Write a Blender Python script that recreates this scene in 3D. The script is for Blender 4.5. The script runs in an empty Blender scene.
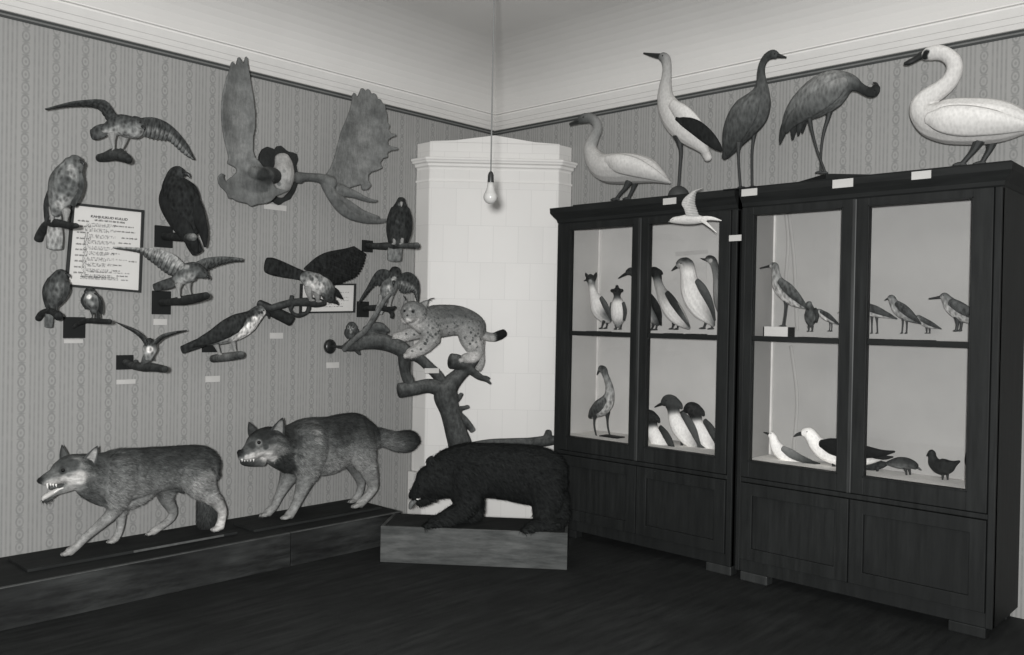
import bpy, bmesh, math, random
import numpy as np
from mathutils import Vector, Matrix, kdtree
from mathutils.bvhtree import BVHTree
random.seed(7)
RNG = np.random.default_rng(5)
sc = bpy.context.scene
COL = sc.collection
PI = math.pi

# ------------------------------------------------------------------ camera (solved from the two vanishing points)
W, H = 1024, 655
CC = (W / 2, H / 2)
VL, VR = (1325., 335.), (-394., 303.)
F = math.sqrt(-((VL[0]-CC[0])*(VR[0]-CC[0]) + (VL[1]-CC[1])*(VR[1]-CC[1])))
def _dir(v): return Vector(((v[0]-CC[0])/F, -(v[1]-CC[1])/F, -1)).normalized()
_Y = _dir(VL); _X = -_dir(VR); _Z = _X.cross(_Y)
ROT = Matrix((_X, _Y, _Z))                      # camera vector -> world vector
CAM = Vector((5.03, -5.06, 1.5))
FWD = ROT @ Vector((0, 0, -1))
cd = bpy.data.cameras.new('camera'); cam = bpy.data.objects.new('camera', cd); COL.objects.link(cam)
cd.sensor_fit = 'HORIZONTAL'; cd.sensor_width = 36; cd.lens = F*36/W; cd.clip_start = .05
cam.matrix_world = Matrix.Translation(CAM) @ ROT.to_4x4()
sc.camera = cam
def ray(px, py): return ROT @ Vector(((px-CC[0])/F, -(py-CC[1])/F, -1))
def proj(p):
    q = ROT.transposed() @ (Vector(p)-CAM)
    return CC[0]+F*q.x/-q.z, CC[1]-F*q.y/-q.z
def depth(p): return (Vector(p)-CAM).dot(FWD)
def onz(px, py, z):
    r = ray(px, py); return CAM + r*((z-CAM.z)/r.z)

class Fr:
    """a vertical working plane n.p = k; p() puts a photo point on it, o = offset towards the room in photo pixels at that distance"""
    def __init__(s, n, k): s.n = Vector(n).normalized(); s.k = k
    def at(s, px, py, k):
        r = ray(px, py); return CAM + r*((k-s.n.dot(CAM))/s.n.dot(r))
    def p(s, px, py, o=0):
        b = s.at(px, py, s.k)
        return b if not o else s.at(px, py, s.k + o*depth(b)/F)
    def offz(s, px, py, z):
        q = onz(px, py, z); b = s.p(px, py); return (s.n.dot(q)-s.k)*F/depth(b)
def LW(d): return Fr((1, 0, 0), d)
def RW(d): return Fr((0, -1, 0), d)
def turned(n0, p, deg):
    n = Matrix.Rotation(math.radians(deg), 3, 'Z') @ Vector(n0); return Fr(n, n.dot(p))
def facing(p):
    n = -Vector((FWD.x, FWD.y, 0)).normalized(); return Fr(n, n.dot(p))

# ------------------------------------------------------------------ materials
def lin(g):
    c = g/255.
    return c/12.92 if c <= .04045 else ((c+.055)/1.055)**2.4
def tint(g):
    v = lin(g); t = min(1., max(0., (g-30)/130.)); return (v*(.93+.07*t), v*(1-.018*t), v*(.98-.035*t), 1)
class NT:
    def __init__(s, name):
        s.m = bpy.data.materials.new(name); s.m.use_nodes = True
        s.t = s.m.node_tree; s.b = s.t.nodes['Principled BSDF']
    def n(s, typ, **kw):
        x = s.t.nodes.new(typ)
        for k, v in kw.items():
            if k in x.inputs: x.inputs[k].default_value = v
            else: setattr(x, k, v)
        return x
    def l(s, a, b): s.t.links.new(a, b)
    def math(s, op, a, b=None, c=None, clamp=False):
        x = s.t.nodes.new('ShaderNodeMath'); x.operation = op; x.use_clamp = clamp
        for i, v in enumerate((a, b, c)):
            if v is None: continue
            if isinstance(v, (int, float)): x.inputs[i].default_value = v
            else: s.l(v, x.inputs[i])
        return x.outputs[0]
    def ramp(s, v, lo, hi, a=0., b=1.):
        x = s.t.nodes.new('ShaderNodeMapRange'); s.l(v, x.inputs[0])
        for i, q in enumerate((lo, hi, a, b)): x.inputs[i+1].default_value = q
        return x.outputs[0]
    def coord(s, scale=(1, 1, 1)):
        tc = s.n('ShaderNodeTexCoord'); mp = s.n('ShaderNodeMapping'); mp.inputs['Scale'].default_value = scale
        s.l(tc.outputs['Object'], mp.inputs[0]); return mp.outputs[0]
    def noise(s, vec, scale, detail=4., rough=.6):
        x = s.n('ShaderNodeTexNoise'); s.l(vec, x.inputs['Vector'])
        x.inputs['Scale'].default_value = scale; x.inputs['Detail'].default_value = detail; x.inputs['Roughness'].default_value = rough
        return x.outputs['Fac']
    def mix(s, fac, a, b, mode='MIX'):
        x = s.t.nodes.new('ShaderNodeMix'); x.data_type = 'RGBA'; x.blend_type = mode
        for sock, v in ((x.inputs[0], fac), (x.inputs[6], a), (x.inputs[7], b)):
            if isinstance(v, (int, float)): sock.default_value = v
            elif isinstance(v, tuple): sock.default_value = v
            else: s.l(v, sock)
        return x.outputs[2]
    def bump(s, h, strength=.3, dist=.01):
        x = s.n('ShaderNodeBump'); x.inputs['Strength'].default_value = strength; x.inputs['Distance'].default_value = dist
        s.l(h, x.inputs['Height']); s.l(x.outputs[0], s.b.inputs['Normal'])
    def fin(s, col, rough=.8, spec=.25):
        if isinstance(col, tuple): s.b.inputs['Base Color'].default_value = col
        else: s.l(col, s.b.inputs['Base Color'])
        s.b.inputs['Roughness'].default_value = rough; s.b.inputs['Specular IOR Level'].default_value = spec
        return s.m
def plain(name, g, rough=.7, spec=.25, amt=.12, scale=8., stretch=(1, 1, 1), bump=.1):
    t = NT(name); f = t.noise(t.coord(stretch), scale)
    c = t.mix(f, tint(g*(1-amt)), tint(min(255, g*(1+amt)))); t.bump(f, bump, .004)
    return t.fin(c, rough, spec)
def vcol(name, scale=60., amt=.25, stretch=(1, 1, 1), bump=.3, rough=.85, spec=.15, kind='noise', mottle=None):
    """plumage / fur: the animal's own colours from the mesh, broken up by fine feather or hair noise"""
    t = NT(name); a = t.n('ShaderNodeAttribute', attribute_name='Col')
    co = t.coord(stretch)
    f = t.noise(co, scale, 5., .65)
    if kind == 'feather':
        v = t.n('ShaderNodeTexVoronoi'); t.l(co, v.inputs['Vector']); v.inputs['Scale'].default_value = scale*1.3
        f = t.math('ADD', t.math('MULTIPLY', f, .6), t.math('MULTIPLY', v.outputs['Distance'], .5))
    k = t.ramp(f, .25, .75, 1-amt, 1+amt)
    if mottle:
        k = t.math('MULTIPLY', k, t.ramp(t.noise(t.coord(), mottle[0], 4, .7), .3, .7, 1-mottle[1], 1+mottle[1]))
    c = t.mix(1., a.outputs['Color'], k, 'MULTIPLY'); t.bump(f, bump, .006)
    return t.fin(c, rough, spec)

M = {}
M['fur'] = vcol('grey fur', 60, .35, (1, .45, 1), bump=.5, mottle=(22, .34))
M['lynx'] = vcol('spotted fur', 120, .2, bump=.4, mottle=(55, .26))
M['bear'] = vcol('black fur', 60, .3, bump=.5, rough=.9, spec=.05)
M['feather'] = vcol('barred plumage', 42, .75, (1, 1, .55), .5, kind='feather', mottle=(30, .3))
M['down'] = vcol('smooth plumage', 60, .12, (1, 1, .6), .25, kind='feather')
M['grey_feather'] = vcol('grey plumage', 45, .42, (1, 1, .4), .5, kind='feather', mottle=(14, .22))
M['antler'] = vcol('antler', 70, .2, (1, 1, .3), bump=.8, rough=.65, mottle=(16, .3))
M['bark'] = vcol('bark', 50, .45, (1, 1, .4), bump=1., rough=.9, mottle=(24, .4))
M['horn'] = plain('horn', 34, .4, .4)
M['bill_pale'] = plain('pale bill', 130, .5, .3)
M['leg_dark'] = plain('dark scaly legs', 44, .6, .25, .3, 90)
M['leg_pale'] = plain('pale scaly legs', 122, .6, .25, .2, 90)
M['eye'] = plain('glass eye', 14, .08, .6)
M['eye_pale'] = plain('pale glass eye', 190, .1, .6)
M['tongue'] = plain('tongue', 175, .5, .3)
M['mouth'] = plain('mouth lining', 60, .5)
M['teeth'] = plain('teeth', 215, .4, .4)
M['black_board'] = plain('black painted board', 30, .75, .1)
M['paper'] = plain('paper', 192, .9, .05, .03)
M['card'] = plain('card', 172, .9, .05, .05)
M['ink'] = plain('ink', 40, .9, 0)
M['ink_grey'] = plain('faint ink', 88, .9, 0)
M['frame'] = plain('black picture frame', 38, .5, .3)
M['cornice'] = plain('white moulding', 206, .8, .1, .03)
M['border'] = plain('wallpaper border', 62, .8, .1)
M['border_pale'] = plain('wallpaper border pale', 104, .8, .1)
M['ceiling'] = plain('whitewashed ceiling', 192, .9, .05, .035, 1.3)
M['lining'] = plain('cabinet lining cloth', 184, .95, .03, .07, 3., bump=.15)  # same cloth in both cabinets; this copy lightened to offset light falloff
M['lining_b'] = plain('cabinet lining cloth darkened for near light', 158, .95, .03, .07, 3., bump=.15)  # darker copy for the nearer cabinet, light falloff evened out in the colour
M['lining_side_b'] = plain('cabinet side lining darkened for near light', 150, .95, .03, .05, 3.)  # ends darkened likewise against the stronger light on the nearer cabinet
M['lining_floor'] = plain('cabinet floor lining lightened for grazing light', 240, .95, .03, .05, 3.)  # floor lining, lightened in colour to make up for grazing light
M['lining_side'] = plain('cabinet side lining', 182, .95, .03, .05, 3.)  # ends lightened likewise against the weaker light on the farther cabinet
M['strip'] = plain('white strip', 205, .8, .1)
M['bakelite'] = plain('black bakelite', 28, .3, .5)
M['opal'] = plain('opal bulb glass', 150, .1, .5, .02)
M['cord'] = plain('cord', 105, .8)
def wood(name, g, amt=.35, rough=.45, spec=.35, along=(1.2, 14, 14)):
    t = NT(name); co = t.coord(along); f = t.noise(co, 2.2, 6, .65); f2 = t.noise(t.coord(), 1.7, 3)
    c = t.mix(t.ramp(f, .3, .7), tint(g*(1-amt)), tint(g*(1+amt)))
    c = t.mix(t.ramp(f2, .42, .62, 0, .55), c, tint(g*(1-amt*.8))); t.bump(f, .12, .003)
    return t.fin(c, rough, spec)
M['wood_dark'] = wood('dark stained wood', 31, .25, .55, .12, (14, 14, 1.2))
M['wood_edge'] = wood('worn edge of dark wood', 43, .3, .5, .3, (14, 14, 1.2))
M['wood_black'] = wood('black varnished wood', 31, .2, .6, .1)
M['wood_platform'] = wood('painted platform boards', 37, .6, .7, .15, (9, 1.3, 9))
M['wood_top'] = wood('dark platform top', 38, .25, .75, .1, (9, 1.3, 9))
M['lighter'] = plain('pale board edge', 76, .7, .1, .3, 30)  # strips paler than the boards they edge
M['wood_base'] = wood('grey pedestal wood', 70, .28, .75, .12, (2, 2, 11))
M['floor'] = wood('dark floorboards', 35, .3, .7, .15, (10, 1.2, 1))

def wallpaper(name, axis):
    t = NT(name); tc = t.n('ShaderNodeTexCoord'); sp = t.n('ShaderNodeSeparateXYZ'); t.l(tc.outputs['Object'], sp.inputs[0])
    u, v = sp.outputs[axis], sp.outputs[2]
    P, Q = .1503, .068
    cu = t.math('SUBTRACT', t.math('MULTIPLY', t.math('FRACT', t.math('ADD', t.math('DIVIDE', u, P), 50.03)), P), P/2)
    cv = t.math('SUBTRACT', t.math('MULTIPLY', t.math('FRACT', t.math('ADD', t.math('DIVIDE', v, Q), 50.)), Q), Q/2)
    pin = t.ramp(t.math('SINE', t.math('MULTIPLY', u, 2*PI/.02147)), -.5, .8)
    d = t.math('SQRT', t.math('ADD', t.math('POWER', t.math('DIVIDE', cu, .017), 2), t.math('POWER', t.math('DIVIDE', cv, .026), 2)))
    ring = t.math('SUBTRACT', 1., t.ramp(t.math('ABSOLUTE', t.math('SUBTRACT', d, 1.)), .12, .32), clamp=True)
    dot = t.math('SUBTRACT', 1., t.ramp(d, .2, .5), clamp=True)
    cv2 = t.math('SUBTRACT', t.math('MULTIPLY', t.math('FRACT', t.math('ADD', t.math('DIVIDE', v, Q), 50.5)), Q), Q/2)
    d2 = t.math('SQRT', t.math('ADD', t.math('POWER', t.math('DIVIDE', cu, .022), 2), t.math('POWER', t.math('DIVIDE', cv2, .007), 2)))
    bow = t.math('SUBTRACT', 1., t.ramp(d2, .5, 1.1), clamp=True)
    orn = t.math('MAXIMUM', t.math('MAXIMUM', ring, dot), bow)
    incol = t.math('SUBTRACT', 1., t.ramp(t.math('ABSOLUTE', cu), .026, .031), clamp=True)
    patt = t.math('ADD', t.math('MULTIPLY', orn, incol), t.math('MULTIPLY', t.math('MULTIPLY', pin, .8), t.math('SUBTRACT', 1., incol)))
    patt = t.math('MULTIPLY', patt, t.ramp(t.noise(t.coord(), 26, 3), .3, .6, .45, 1.))
    c = t.mix(patt, tint(143), tint(121))
    blot = t.noise(t.coord(), 1.1, 4)
    c = t.mix(t.ramp(blot, .35, .7, 0, .18), c, tint(120))
    return t.fin(c, .9, .08)
M['wall_l'] = wallpaper('striped wallpaper with ring columns', 1)
M['wall_r'] = wallpaper('striped wallpaper with ring columns, right', 0)
def tiles():
    t = NT('white glazed stove tiles'); tc = t.n('ShaderNodeTexCoord'); sp = t.n('ShaderNodeSeparateXYZ'); t.l(tc.outputs['Object'], sp.inputs[0])
    u = t.math('MULTIPLY', t.math('ADD', sp.outputs[0], sp.outputs[1]), .7071)
    cb = t.n('ShaderNodeCombineXYZ'); t.l(u, cb.inputs[0]); t.l(sp.outputs[2], cb.inputs[1])
    b = t.n('ShaderNodeTexBrick'); t.l(cb.outputs[0], b.inputs['Vector'])
    for k, v in (('Scale', 1.), ('Mortar Size', .0022), ('Mortar Smooth', .3), ('Brick Width', .187), ('Row Height', .275), ('Bias', 0.)): b.inputs[k].default_value = v
    b.inputs['Color1'].default_value = tint(203); b.inputs['Color2'].default_value = tint(199); b.inputs['Mortar'].default_value = tint(189)
    c = t.mix(t.ramp(t.noise(t.coord(), 2.5, 4), .3, .7, 0, .12), b.outputs['Color'], tint(176))
    return t.fin(c, .45, .2)
M['tile'] = tiles()
def glass():
    t = NT('thin window glass'); tr = t.n('ShaderNodeBsdfTransparent'); gl = t.n('ShaderNodeBsdfGlossy'); gl.inputs['Roughness'].default_value = .02
    tr.inputs[0].default_value = (.97, .97, .97, 1)
    lw_ = t.n('ShaderNodeLayerWeight'); lw_.inputs[0].default_value = .5; mx = t.n('ShaderNodeMixShader')
    t.l(t.math('ADD', t.math('MULTIPLY', t.math('POWER', lw_.outputs['Facing'], 5), .7), .02), mx.inputs[0]); t.l(tr.outputs[0], mx.inputs[1]); t.l(gl.outputs[0], mx.inputs[2])
    t.l(mx.outputs[0], t.t.nodes['Material Output'].inputs[0]); return t.m
M['glass'] = glass()

# ------------------------------------------------------------------ object helpers
def thing(name, label, cat, base, group=None):
    o = bpy.data.objects.new(name, None); COL.objects.link(o); o.location = base; o.empty_display_size = .05
    o['label'] = label; o['category'] = cat
    if group: o['group'] = group
    return o
def tag(o, label, cat, group=None):
    o['label'] = label; o['category'] = cat
    if group: o['group'] = group
    return o
def origin(o):
    v = Vector()
    while o: v += o.location; o = o.parent
    return v
def catmull(P, sub):
    P = np.array(P, float); n = len(P)
    if n == 2:
        return np.array([P[0]+(P[1]-P[0])*t for t in np.linspace(0, 1, sub+1)])
    out = []
    for i in range(n-1):
        p0 = P[i-1] if i else 2*P[0]-P[1]; p1, p2 = P[i], P[i+1]; p3 = P[i+2] if i+2 < n else 2*P[-1]-P[-2]
        for j in range(sub):
            t = j/sub
            out.append(.5*((2*p1)+(p2-p0)*t+(2*p0-5*p1+4*p2-p3)*t*t+(3*p1-p0-3*p2+p3)*t**3))
    out.append(P[-1]); return np.array(out)

class MB:
    def __init__(s): s.v = []; s.f = []; s.c = []
    def add(s, vs, fs, cs):
        b = len(s.v); s.v += [tuple(x) for x in vs]; s.f += [tuple(b+i for i in f) for f in fs]
        s.c += list(cs) if not isinstance(cs, (int, float)) else [cs]*len(vs)
        return s
    def loft3(s, rows, side, seg=12, sub=5, cap=.6):
        """rows: (Vector, r, g_top, g_bottom, k)"""
        A = catmull([(p[0], p[1], p[2], r, g, gb, k) for p, r, g, gb, k in rows], sub)
        A[:, 3] = np.maximum(A[:, 3], .0004)
        side = Vector(side)
        n = len(A); rings = []
        T = [Vector(A[min(i+1, n-1), :3]-A[max(i-1, 0), :3]).normalized() for i in range(n)]
        seqs = [(Vector(A[i, :3]), A[i, 3], A[i, 4], A[i, 5], A[i, 6], T[i]) for i in range(n)]
        def capped(q, sgn):
            p, r, g, gb, k, t = q
            return [(p+t*sgn*r*cap*a, r*b, g, gb, k, t) for a, b in ((.45, .88), (.8, .6), (.97, .25))]
        seqs = capped(seqs[0], -1)[::-1] + seqs + capped(seqs[-1], 1)
        vs, cs, fs = [], [], []
        lastB = None
        for p, r, g, gb, k, t in seqs:
            S = side - t*side.dot(t)
            if S.length < .25:
                S = (lastB.cross(t) if lastB else Vector((0, 0, 1))-t*t.z)
            S.normalize(); B = t.cross(S)
            if lastB and B.dot(lastB) < 0 and False: B = -B
            lastB = B
            for a in range(seg):
                th = 2*PI*a/seg; d = B*math.cos(th)+S*math.sin(th)*k
                vs.append(p+d*r)
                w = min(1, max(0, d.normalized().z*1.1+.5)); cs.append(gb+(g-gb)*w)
        m = len(seqs)
        for i in range(m-1):
            for a in range(seg):
                b2 = (a+1) % seg; fs.append((i*seg+a, i*seg+b2, (i+1)*seg+b2, (i+1)*seg+a))
        fs.append(tuple(range(seg))[::-1]); fs.append(tuple((m-1)*seg+a for a in range(seg)))
        return s.add(vs, fs, cs)
    def loft(s, fr, pts, seg=12, sub=5, k=1., cap=.6):
        """pts: (px, py, r_px, g[, g_bottom[, off_px[, k]]])"""
        rows = []
        for q in pts:
            px, py, r, g = q[:4]; gb = q[4] if len(q) > 4 and q[4] is not None else g
            o = q[5] if len(q) > 5 else 0; kk = q[6] if len(q) > 6 else k
            p = fr.p(px, py, o); rows.append((p, r*depth(p)/F, g, gb, kk))
        return s.loft3(rows, fr.n, seg, sub, cap)
    def ball(s, p, r, g=0, seg=12):
        bm = bmesh.new(); bmesh.ops.create_uvsphere(bm, u_segments=seg, v_segments=seg*2//3, radius=r)
        s.add([Vector(p)+v.co for v in bm.verts], [[v.index for v in f.verts] for f in bm.faces], g); bm.free(); return s
    def box(s, lo, hi, g=0, bevel=0., rot=0., piv=None):
        bm = bmesh.new(); bmesh.ops.create_cube(bm, size=1)
        lo, hi = Vector(lo), Vector(hi)
        for v in bm.verts: v.co = Vector([(lo[i]+hi[i])/2+v.co[i]*(hi[i]-lo[i]) for i in range(3)])
        if bevel: bmesh.ops.bevel(bm, geom=bm.edges[:], offset=bevel, segments=2, affect='EDGES', profile=.5)
        if rot:
            pv = Vector(piv) if piv else (lo+hi)/2
            R = Matrix.Rotation(rot, 3, 'Z')
            for v in bm.verts: v.co = pv+R@(v.co-pv)
        bm.verts.index_update()
        s.add([v.co.copy() for v in bm.verts], [[v.index for v in f.verts] for f in bm.faces], g); bm.free(); return s
    def prism(s, pts, ext, g=0):
        """polygon (world points) extruded by a vector"""
        ext = Vector(ext); bm = bmesh.new(); vs = [bm.verts.new(p) for p in pts]
        f = bm.faces.new(vs); bmesh.ops.triangulate(bm, faces=[f]); bm.verts.index_update()
        tri = [[v.index for v in q.verts] for q in bm.faces]; bm.free(); n = len(pts)
        V = [Vector(p) for p in pts]+[Vector(p)+ext for p in pts]
        fs = tri+[[n+i for i in t][::-1] for t in tri]+[(i, i+n, (i+1) % n+n, (i+1) % n) for i in range(n)]
        s.add(V, fs, g); return s
    def slab(s, fr, poly, thick, g, o=0):
        """outline in photo points at its own distance, with a real thickness in metres"""
        pts = [fr.p(q[0], q[1], (q[2] if len(q) > 2 else 0)+o) for q in poly]
        return s.prism(pts, fr.n*thick, g)
    def wing(s, fr, lead, trail, nf, g, gt=None, thick=1.6, sc=.16, o=0, edge=.3, cov=.45, gcov=None, per=6, bulge=3.):
        nf = int(nf*1.5); per = 5; sc = sc*.6; gt = g if gt is None else gt; gcov = g if gcov is None else gcov
        n = nf*per+1; L = resample(lead, n); Tt = resample(trail, n); R = 8
        rows = [0, .06, .15, .28, .42, .58, .75, .9, 1.]
        front, back, cf, cb = [], [], [], []
        for i in range(n):
            ph = (i % per)/per; ph2 = abs(2*ph-1)
            for v in rows:
                vv = v*(1-sc*ph2**2)
                q = L[i]+(Tt[i]-L[i])*vv
                th = thick*(.35+.65*math.sin(PI*min(.5, v*2+.12)))*(1-.75*v)+.25
                b = bulge*math.sin(PI*min(1, v*.9+.1))
                ridge = .14*(1-ph2)*(v > .3)
                front.append(fr.p(q[0], q[1], q[2]+o+b+th+ridge)); back.append(fr.p(q[0], q[1], q[2]+o+b-th))
                base = gcov if v < cov else g+(gt-g)*(v-cov)/(1-cov)
                k = 1-edge*.8*max(0, ph2-.6)/.4*(1 if v > .3 else .3)
                if v < cov and (int(v*20)+i) % 3 == 0: k *= .85
                cf.append(base*k); cb.append(base*k*.95)
        m = len(rows); N = n*m; fs = []
        for i in range(n-1):
            for j in range(m-1):
                a, b, c, d = i*m+j, i*m+j+1, (i+1)*m+j+1, (i+1)*m+j
                fs.append((a, b, c, d)); fs.append((N+d, N+c, N+b, N+a))
            fs.append((i*m, (i+1)*m, N+(i+1)*m, N+i*m)); a = i*m+m-1; b = (i+1)*m+m-1; fs.append((a, N+a, N+b, b))
        for i in (0, n-1):
            for j in range(m-1): fs.append((i*m+j, N+i*m+j, N+i*m+j+1, i*m+j+1))
        return s.add(front+back, fs, cf+cb)
    def build(s, name, mat, parent=None, vox=None, smooth=4, paint=(), post=None, flat=False, fur=None, edge=None):
        me = bpy.data.meshes.new(name); off = origin(parent) if parent else Vector()
        me.from_pydata([tuple(Vector(v)-off) for v in s.v], [], s.f); me.update()
        bm = bmesh.new(); bm.from_mesh(me); bmesh.ops.recalc_face_normals(bm, faces=bm.faces); bm.to_mesh(me); bm.free()
        cols = np.array(s.c, float)
        if vox:
            tmp = bpy.data.objects.new('tmp', me); COL.objects.link(tmp)
            r = tmp.modifiers.new('r', 'REMESH'); r.mode = 'VOXEL'; r.voxel_size = vox; r.use_smooth_shade = True
            if smooth:
                q = tmp.modifiers.new('s', 'SMOOTH'); q.factor = .5; q.iterations = smooth
            dg = bpy.context.evaluated_depsgraph_get(); dg.update()
            new = bpy.data.meshes.new_from_object(tmp.evaluated_get(dg))
            bpy.data.objects.remove(tmp); bpy.data.meshes.remove(me); me = new; me.name = name
            kd = kdtree.KDTree(len(s.v))
            for i, v in enumerate(s.v): kd.insert(Vector(v)-off, i)
            kd.balance(); nc = np.zeros(len(me.vertices))
            for i, v in enumerate(me.vertices):
                w = t = 0.
                for _, j, d in kd.find_n(v.co, 5):
                    a = 1/(d*d+1e-6); w += a; t += a*cols[j]
                nc[i] = t/w
            cols = nc
        co = np.empty(len(me.vertices)*3); me.vertices.foreach_get('co', co); co = co.reshape(-1, 3)+np.array(off)
        if paint:
            bv = BVHTree.FromPolygons([tuple(c) for c in co], [tuple(p.vertices) for p in me.polygons])
            for px, py, r, g in paint:
                h = bv.ray_cast(CAM, ray(px, py).normalized())[0]
                if h is None: continue
                R = r*depth(h)/F; dd = np.linalg.norm(co-np.array(h), axis=1)/R
                w = np.clip((1.25-dd)/.5, 0, 1); cols = cols*(1-w)+g*w
        if post:
            for i, v in enumerate(me.vertices):
                p = Vector(co[i]); v.co = v.co+post(p)
            me.vertices.foreach_get('co', co.reshape(-1)) if False else None
        lc = np.array([tint(max(2, min(255, g))) for g in cols], dtype=np.float32)
        at = me.color_attributes.new('Col', 'FLOAT_COLOR', 'POINT'); at.data.foreach_set('color', lc.reshape(-1))
        if not flat: me.polygons.foreach_set('use_smooth', [True]*len(me.polygons))
        me.materials.clear(); me.materials.append(M[mat] if isinstance(mat, str) else mat)
        o = bpy.data.objects.new(name, me); COL.objects.link(o)
        if parent: o.parent = parent
        if edge:
            b = o.modifiers.new('bevel', 'BEVEL'); b.width = edge; b.segments = 2; b.limit_method = 'ANGLE'
        if fur: coat(o, me, lc, *fur)
        return o
    def single(s, name, mat, **kw):
        """a thing that is one mesh: origin at its own middle"""
        a = np.array([tuple(v) for v in s.v]); c = Vector((a.min(0)+a.max(0))/2)
        e = bpy.data.objects.new('tmp_root', None); e.location = c
        o = s.build(name, mat, e, **kw); o.parent = None; o.location = c; bpy.data.objects.remove(e); return o
def resample(P, n):
    P = [(q[0], q[1], q[2] if len(q) > 2 else 0) for q in P]
    A = catmull(P, 8); d = np.r_[0, np.cumsum(np.linalg.norm(np.diff(A, axis=0), axis=1))]
    t = np.linspace(0, d[-1], n); return np.stack([np.interp(t, d, A[:, i]) for i in range(3)], 1)
def lenscale(p, zones):
    """shorter hair where the photo shows it (face, ears, legs): zones = (px, py, r_px, factor)"""
    q = (p-np.array(CAM))@np.array(ROT); x = CC[0]+F*q[:, 0]/-q[:, 2]; y = CC[1]-F*q[:, 1]/-q[:, 2]; s = np.ones(len(p))
    for zx, zy, r, k in zones:
        w = np.clip((1.3-np.hypot(x-zx, y-zy)/r)/.5, 0, 1); s = np.minimum(s, 1+(k-1)*w)
    return s
def coat(o, me, lc, count, length, width, lift, flow, vary=(.4, 1.6), zones=(), name='fur', seed=1):
    """short hairs as thin blades lying along the coat: one child mesh"""
    rng = np.random.default_rng(seed)
    me.calc_loop_triangles(); nt = len(me.loop_triangles)
    tri = np.empty(nt*3, dtype=np.int32); me.loop_triangles.foreach_get('vertices', tri); tri = tri.reshape(-1, 3)
    co = np.empty(len(me.vertices)*3); me.vertices.foreach_get('co', co); co = co.reshape(-1, 3)
    A, B, Cc = co[tri[:, 0]], co[tri[:, 1]], co[tri[:, 2]]; nn = np.cross(B-A, Cc-A); ar = np.linalg.norm(nn, axis=1)
    i = rng.choice(nt, count, p=ar/ar.sum()); a, b = rng.random(count), rng.random(count); fl = a+b > 1; a[fl] = 1-a[fl]; b[fl] = 1-b[fl]
    p = A[i]+(B-A)[i]*a[:, None]+(Cc-A)[i]*b[:, None]; nrm = nn[i]/(ar[i][:, None]+1e-12)
    fv = np.array(flow, float)+rng.normal(0, .28, (count, 3)); t = fv-nrm*(fv*nrm).sum(1)[:, None]
    tl = np.linalg.norm(t, axis=1)[:, None]; t = t/(tl+1e-6)
    L = (length*(.5+rng.random(count)))*lenscale(p+np.array(origin(o)), zones); L = L[:, None]; sd = np.cross(nrm, t); base = p-nrm*.002
    tip = base+(t*(1-lift)+nrm*lift)*L; w = width*(.6+.8*rng.random(count))[:, None]
    V = np.stack([base-sd*w, base+sd*w, tip], 1).reshape(-1, 3)
    m2 = bpy.data.meshes.new(name); m2.vertices.add(count*3); m2.vertices.foreach_set('co', V.reshape(-1))
    m2.loops.add(count*3); m2.loops.foreach_set('vertex_index', np.arange(count*3, dtype=np.int32))
    m2.polygons.add(count); m2.polygons.foreach_set('loop_start', np.arange(0, count*3, 3, dtype=np.int32))
    m2.update(calc_edges=True)
    c = lc[tri[i, 0]]*np.array([1, 1, 1, 1])*(vary[0]+(vary[1]-vary[0])*rng.random(count)**1.3)[:, None]; c[:, 3] = 1
    at = m2.color_attributes.new('Col', 'FLOAT_COLOR', 'POINT'); at.data.foreach_set('color', np.repeat(c, 3, axis=0).astype(np.float32).reshape(-1))
    m2.materials.append(me.materials[0]); h = bpy.data.objects.new(name, m2); COL.objects.link(h); h.parent = o; h['kind'] = 'stuff'; return h
def surf(o):
    off = origin(o); me = o.data
    return BVHTree.FromPolygons([tuple(v.co+off) for v in me.vertices], [tuple(p.vertices) for p in me.polygons])
def eye_on(o, px, py, r, parent, mat='eye', sink=.45):
    h = surf(o).ray_cast(CAM, ray(px, py).normalized())[0]
    if h is None: return
    R = r*depth(h)/F; d = ray(px, py).normalized()
    MB().ball(h+d*R*sink, R).build('eye', mat, parent)
def struct(name, mb, mat, **kw):
    o = mb.build(name, mat, **kw); o['kind'] = 'structure'; return o

# ------------------------------------------------------------------ room shell
CEIL = 3.50
struct('floor', MB().box((-.1, -7.6, -.1), (7.6, .1, 0)), 'floor', flat=True)
struct('wall_left', MB().box((-.1, -7.6, 0), (0, .1, CEIL+.1)), 'wall_l', flat=True)
struct('wall_right', MB().box((0, 0, 0), (7.6, .1, CEIL+.1)), 'wall_r', flat=True)
struct('ceiling', MB().box((0, -7.6, CEIL), (7.6, 0, CEIL+.1)), 'ceiling', flat=True)
def run(profile, along, name, mat):
    """a moulding profile (d from wall, z) run along one wall and mitred into the corner"""
    n = len(profile); vs = []
    for end in (0, 1):
        for d, z in profile:
            e = -d if not end else -7.55
            vs.append((d, e, z) if along == 'l' else (-e, -d, z))
    fs = [(i, (i+1) % n, n+(i+1) % n, n+i) for i in range(n)]+[tuple(range(n)), tuple(range(n, 2*n))[::-1]]
    mb = MB(); mb.add(vs, fs, 0); return struct(name, mb, mat, flat=True)
prof = [(0, 3.060), (.02, 3.060), (.042, 3.082), (.048, 3.083), (.072, 3.108), (.078, 3.109), (.112, 3.143), (.113, 3.152), (.13, 3.155), (.13, 3.163), (0, 3.163)]
cove = [(.0, 3.163)]+[(.131+.62*(1-math.cos(t)), 3.163+.337*math.sin(t)) for t in np.linspace(0, PI/2, 14)]+[(.0, 3.5)]
run(cove, 'l', 'trim_7', 'ceiling'); run(cove, 'r', 'trim_8', 'ceiling')
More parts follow.
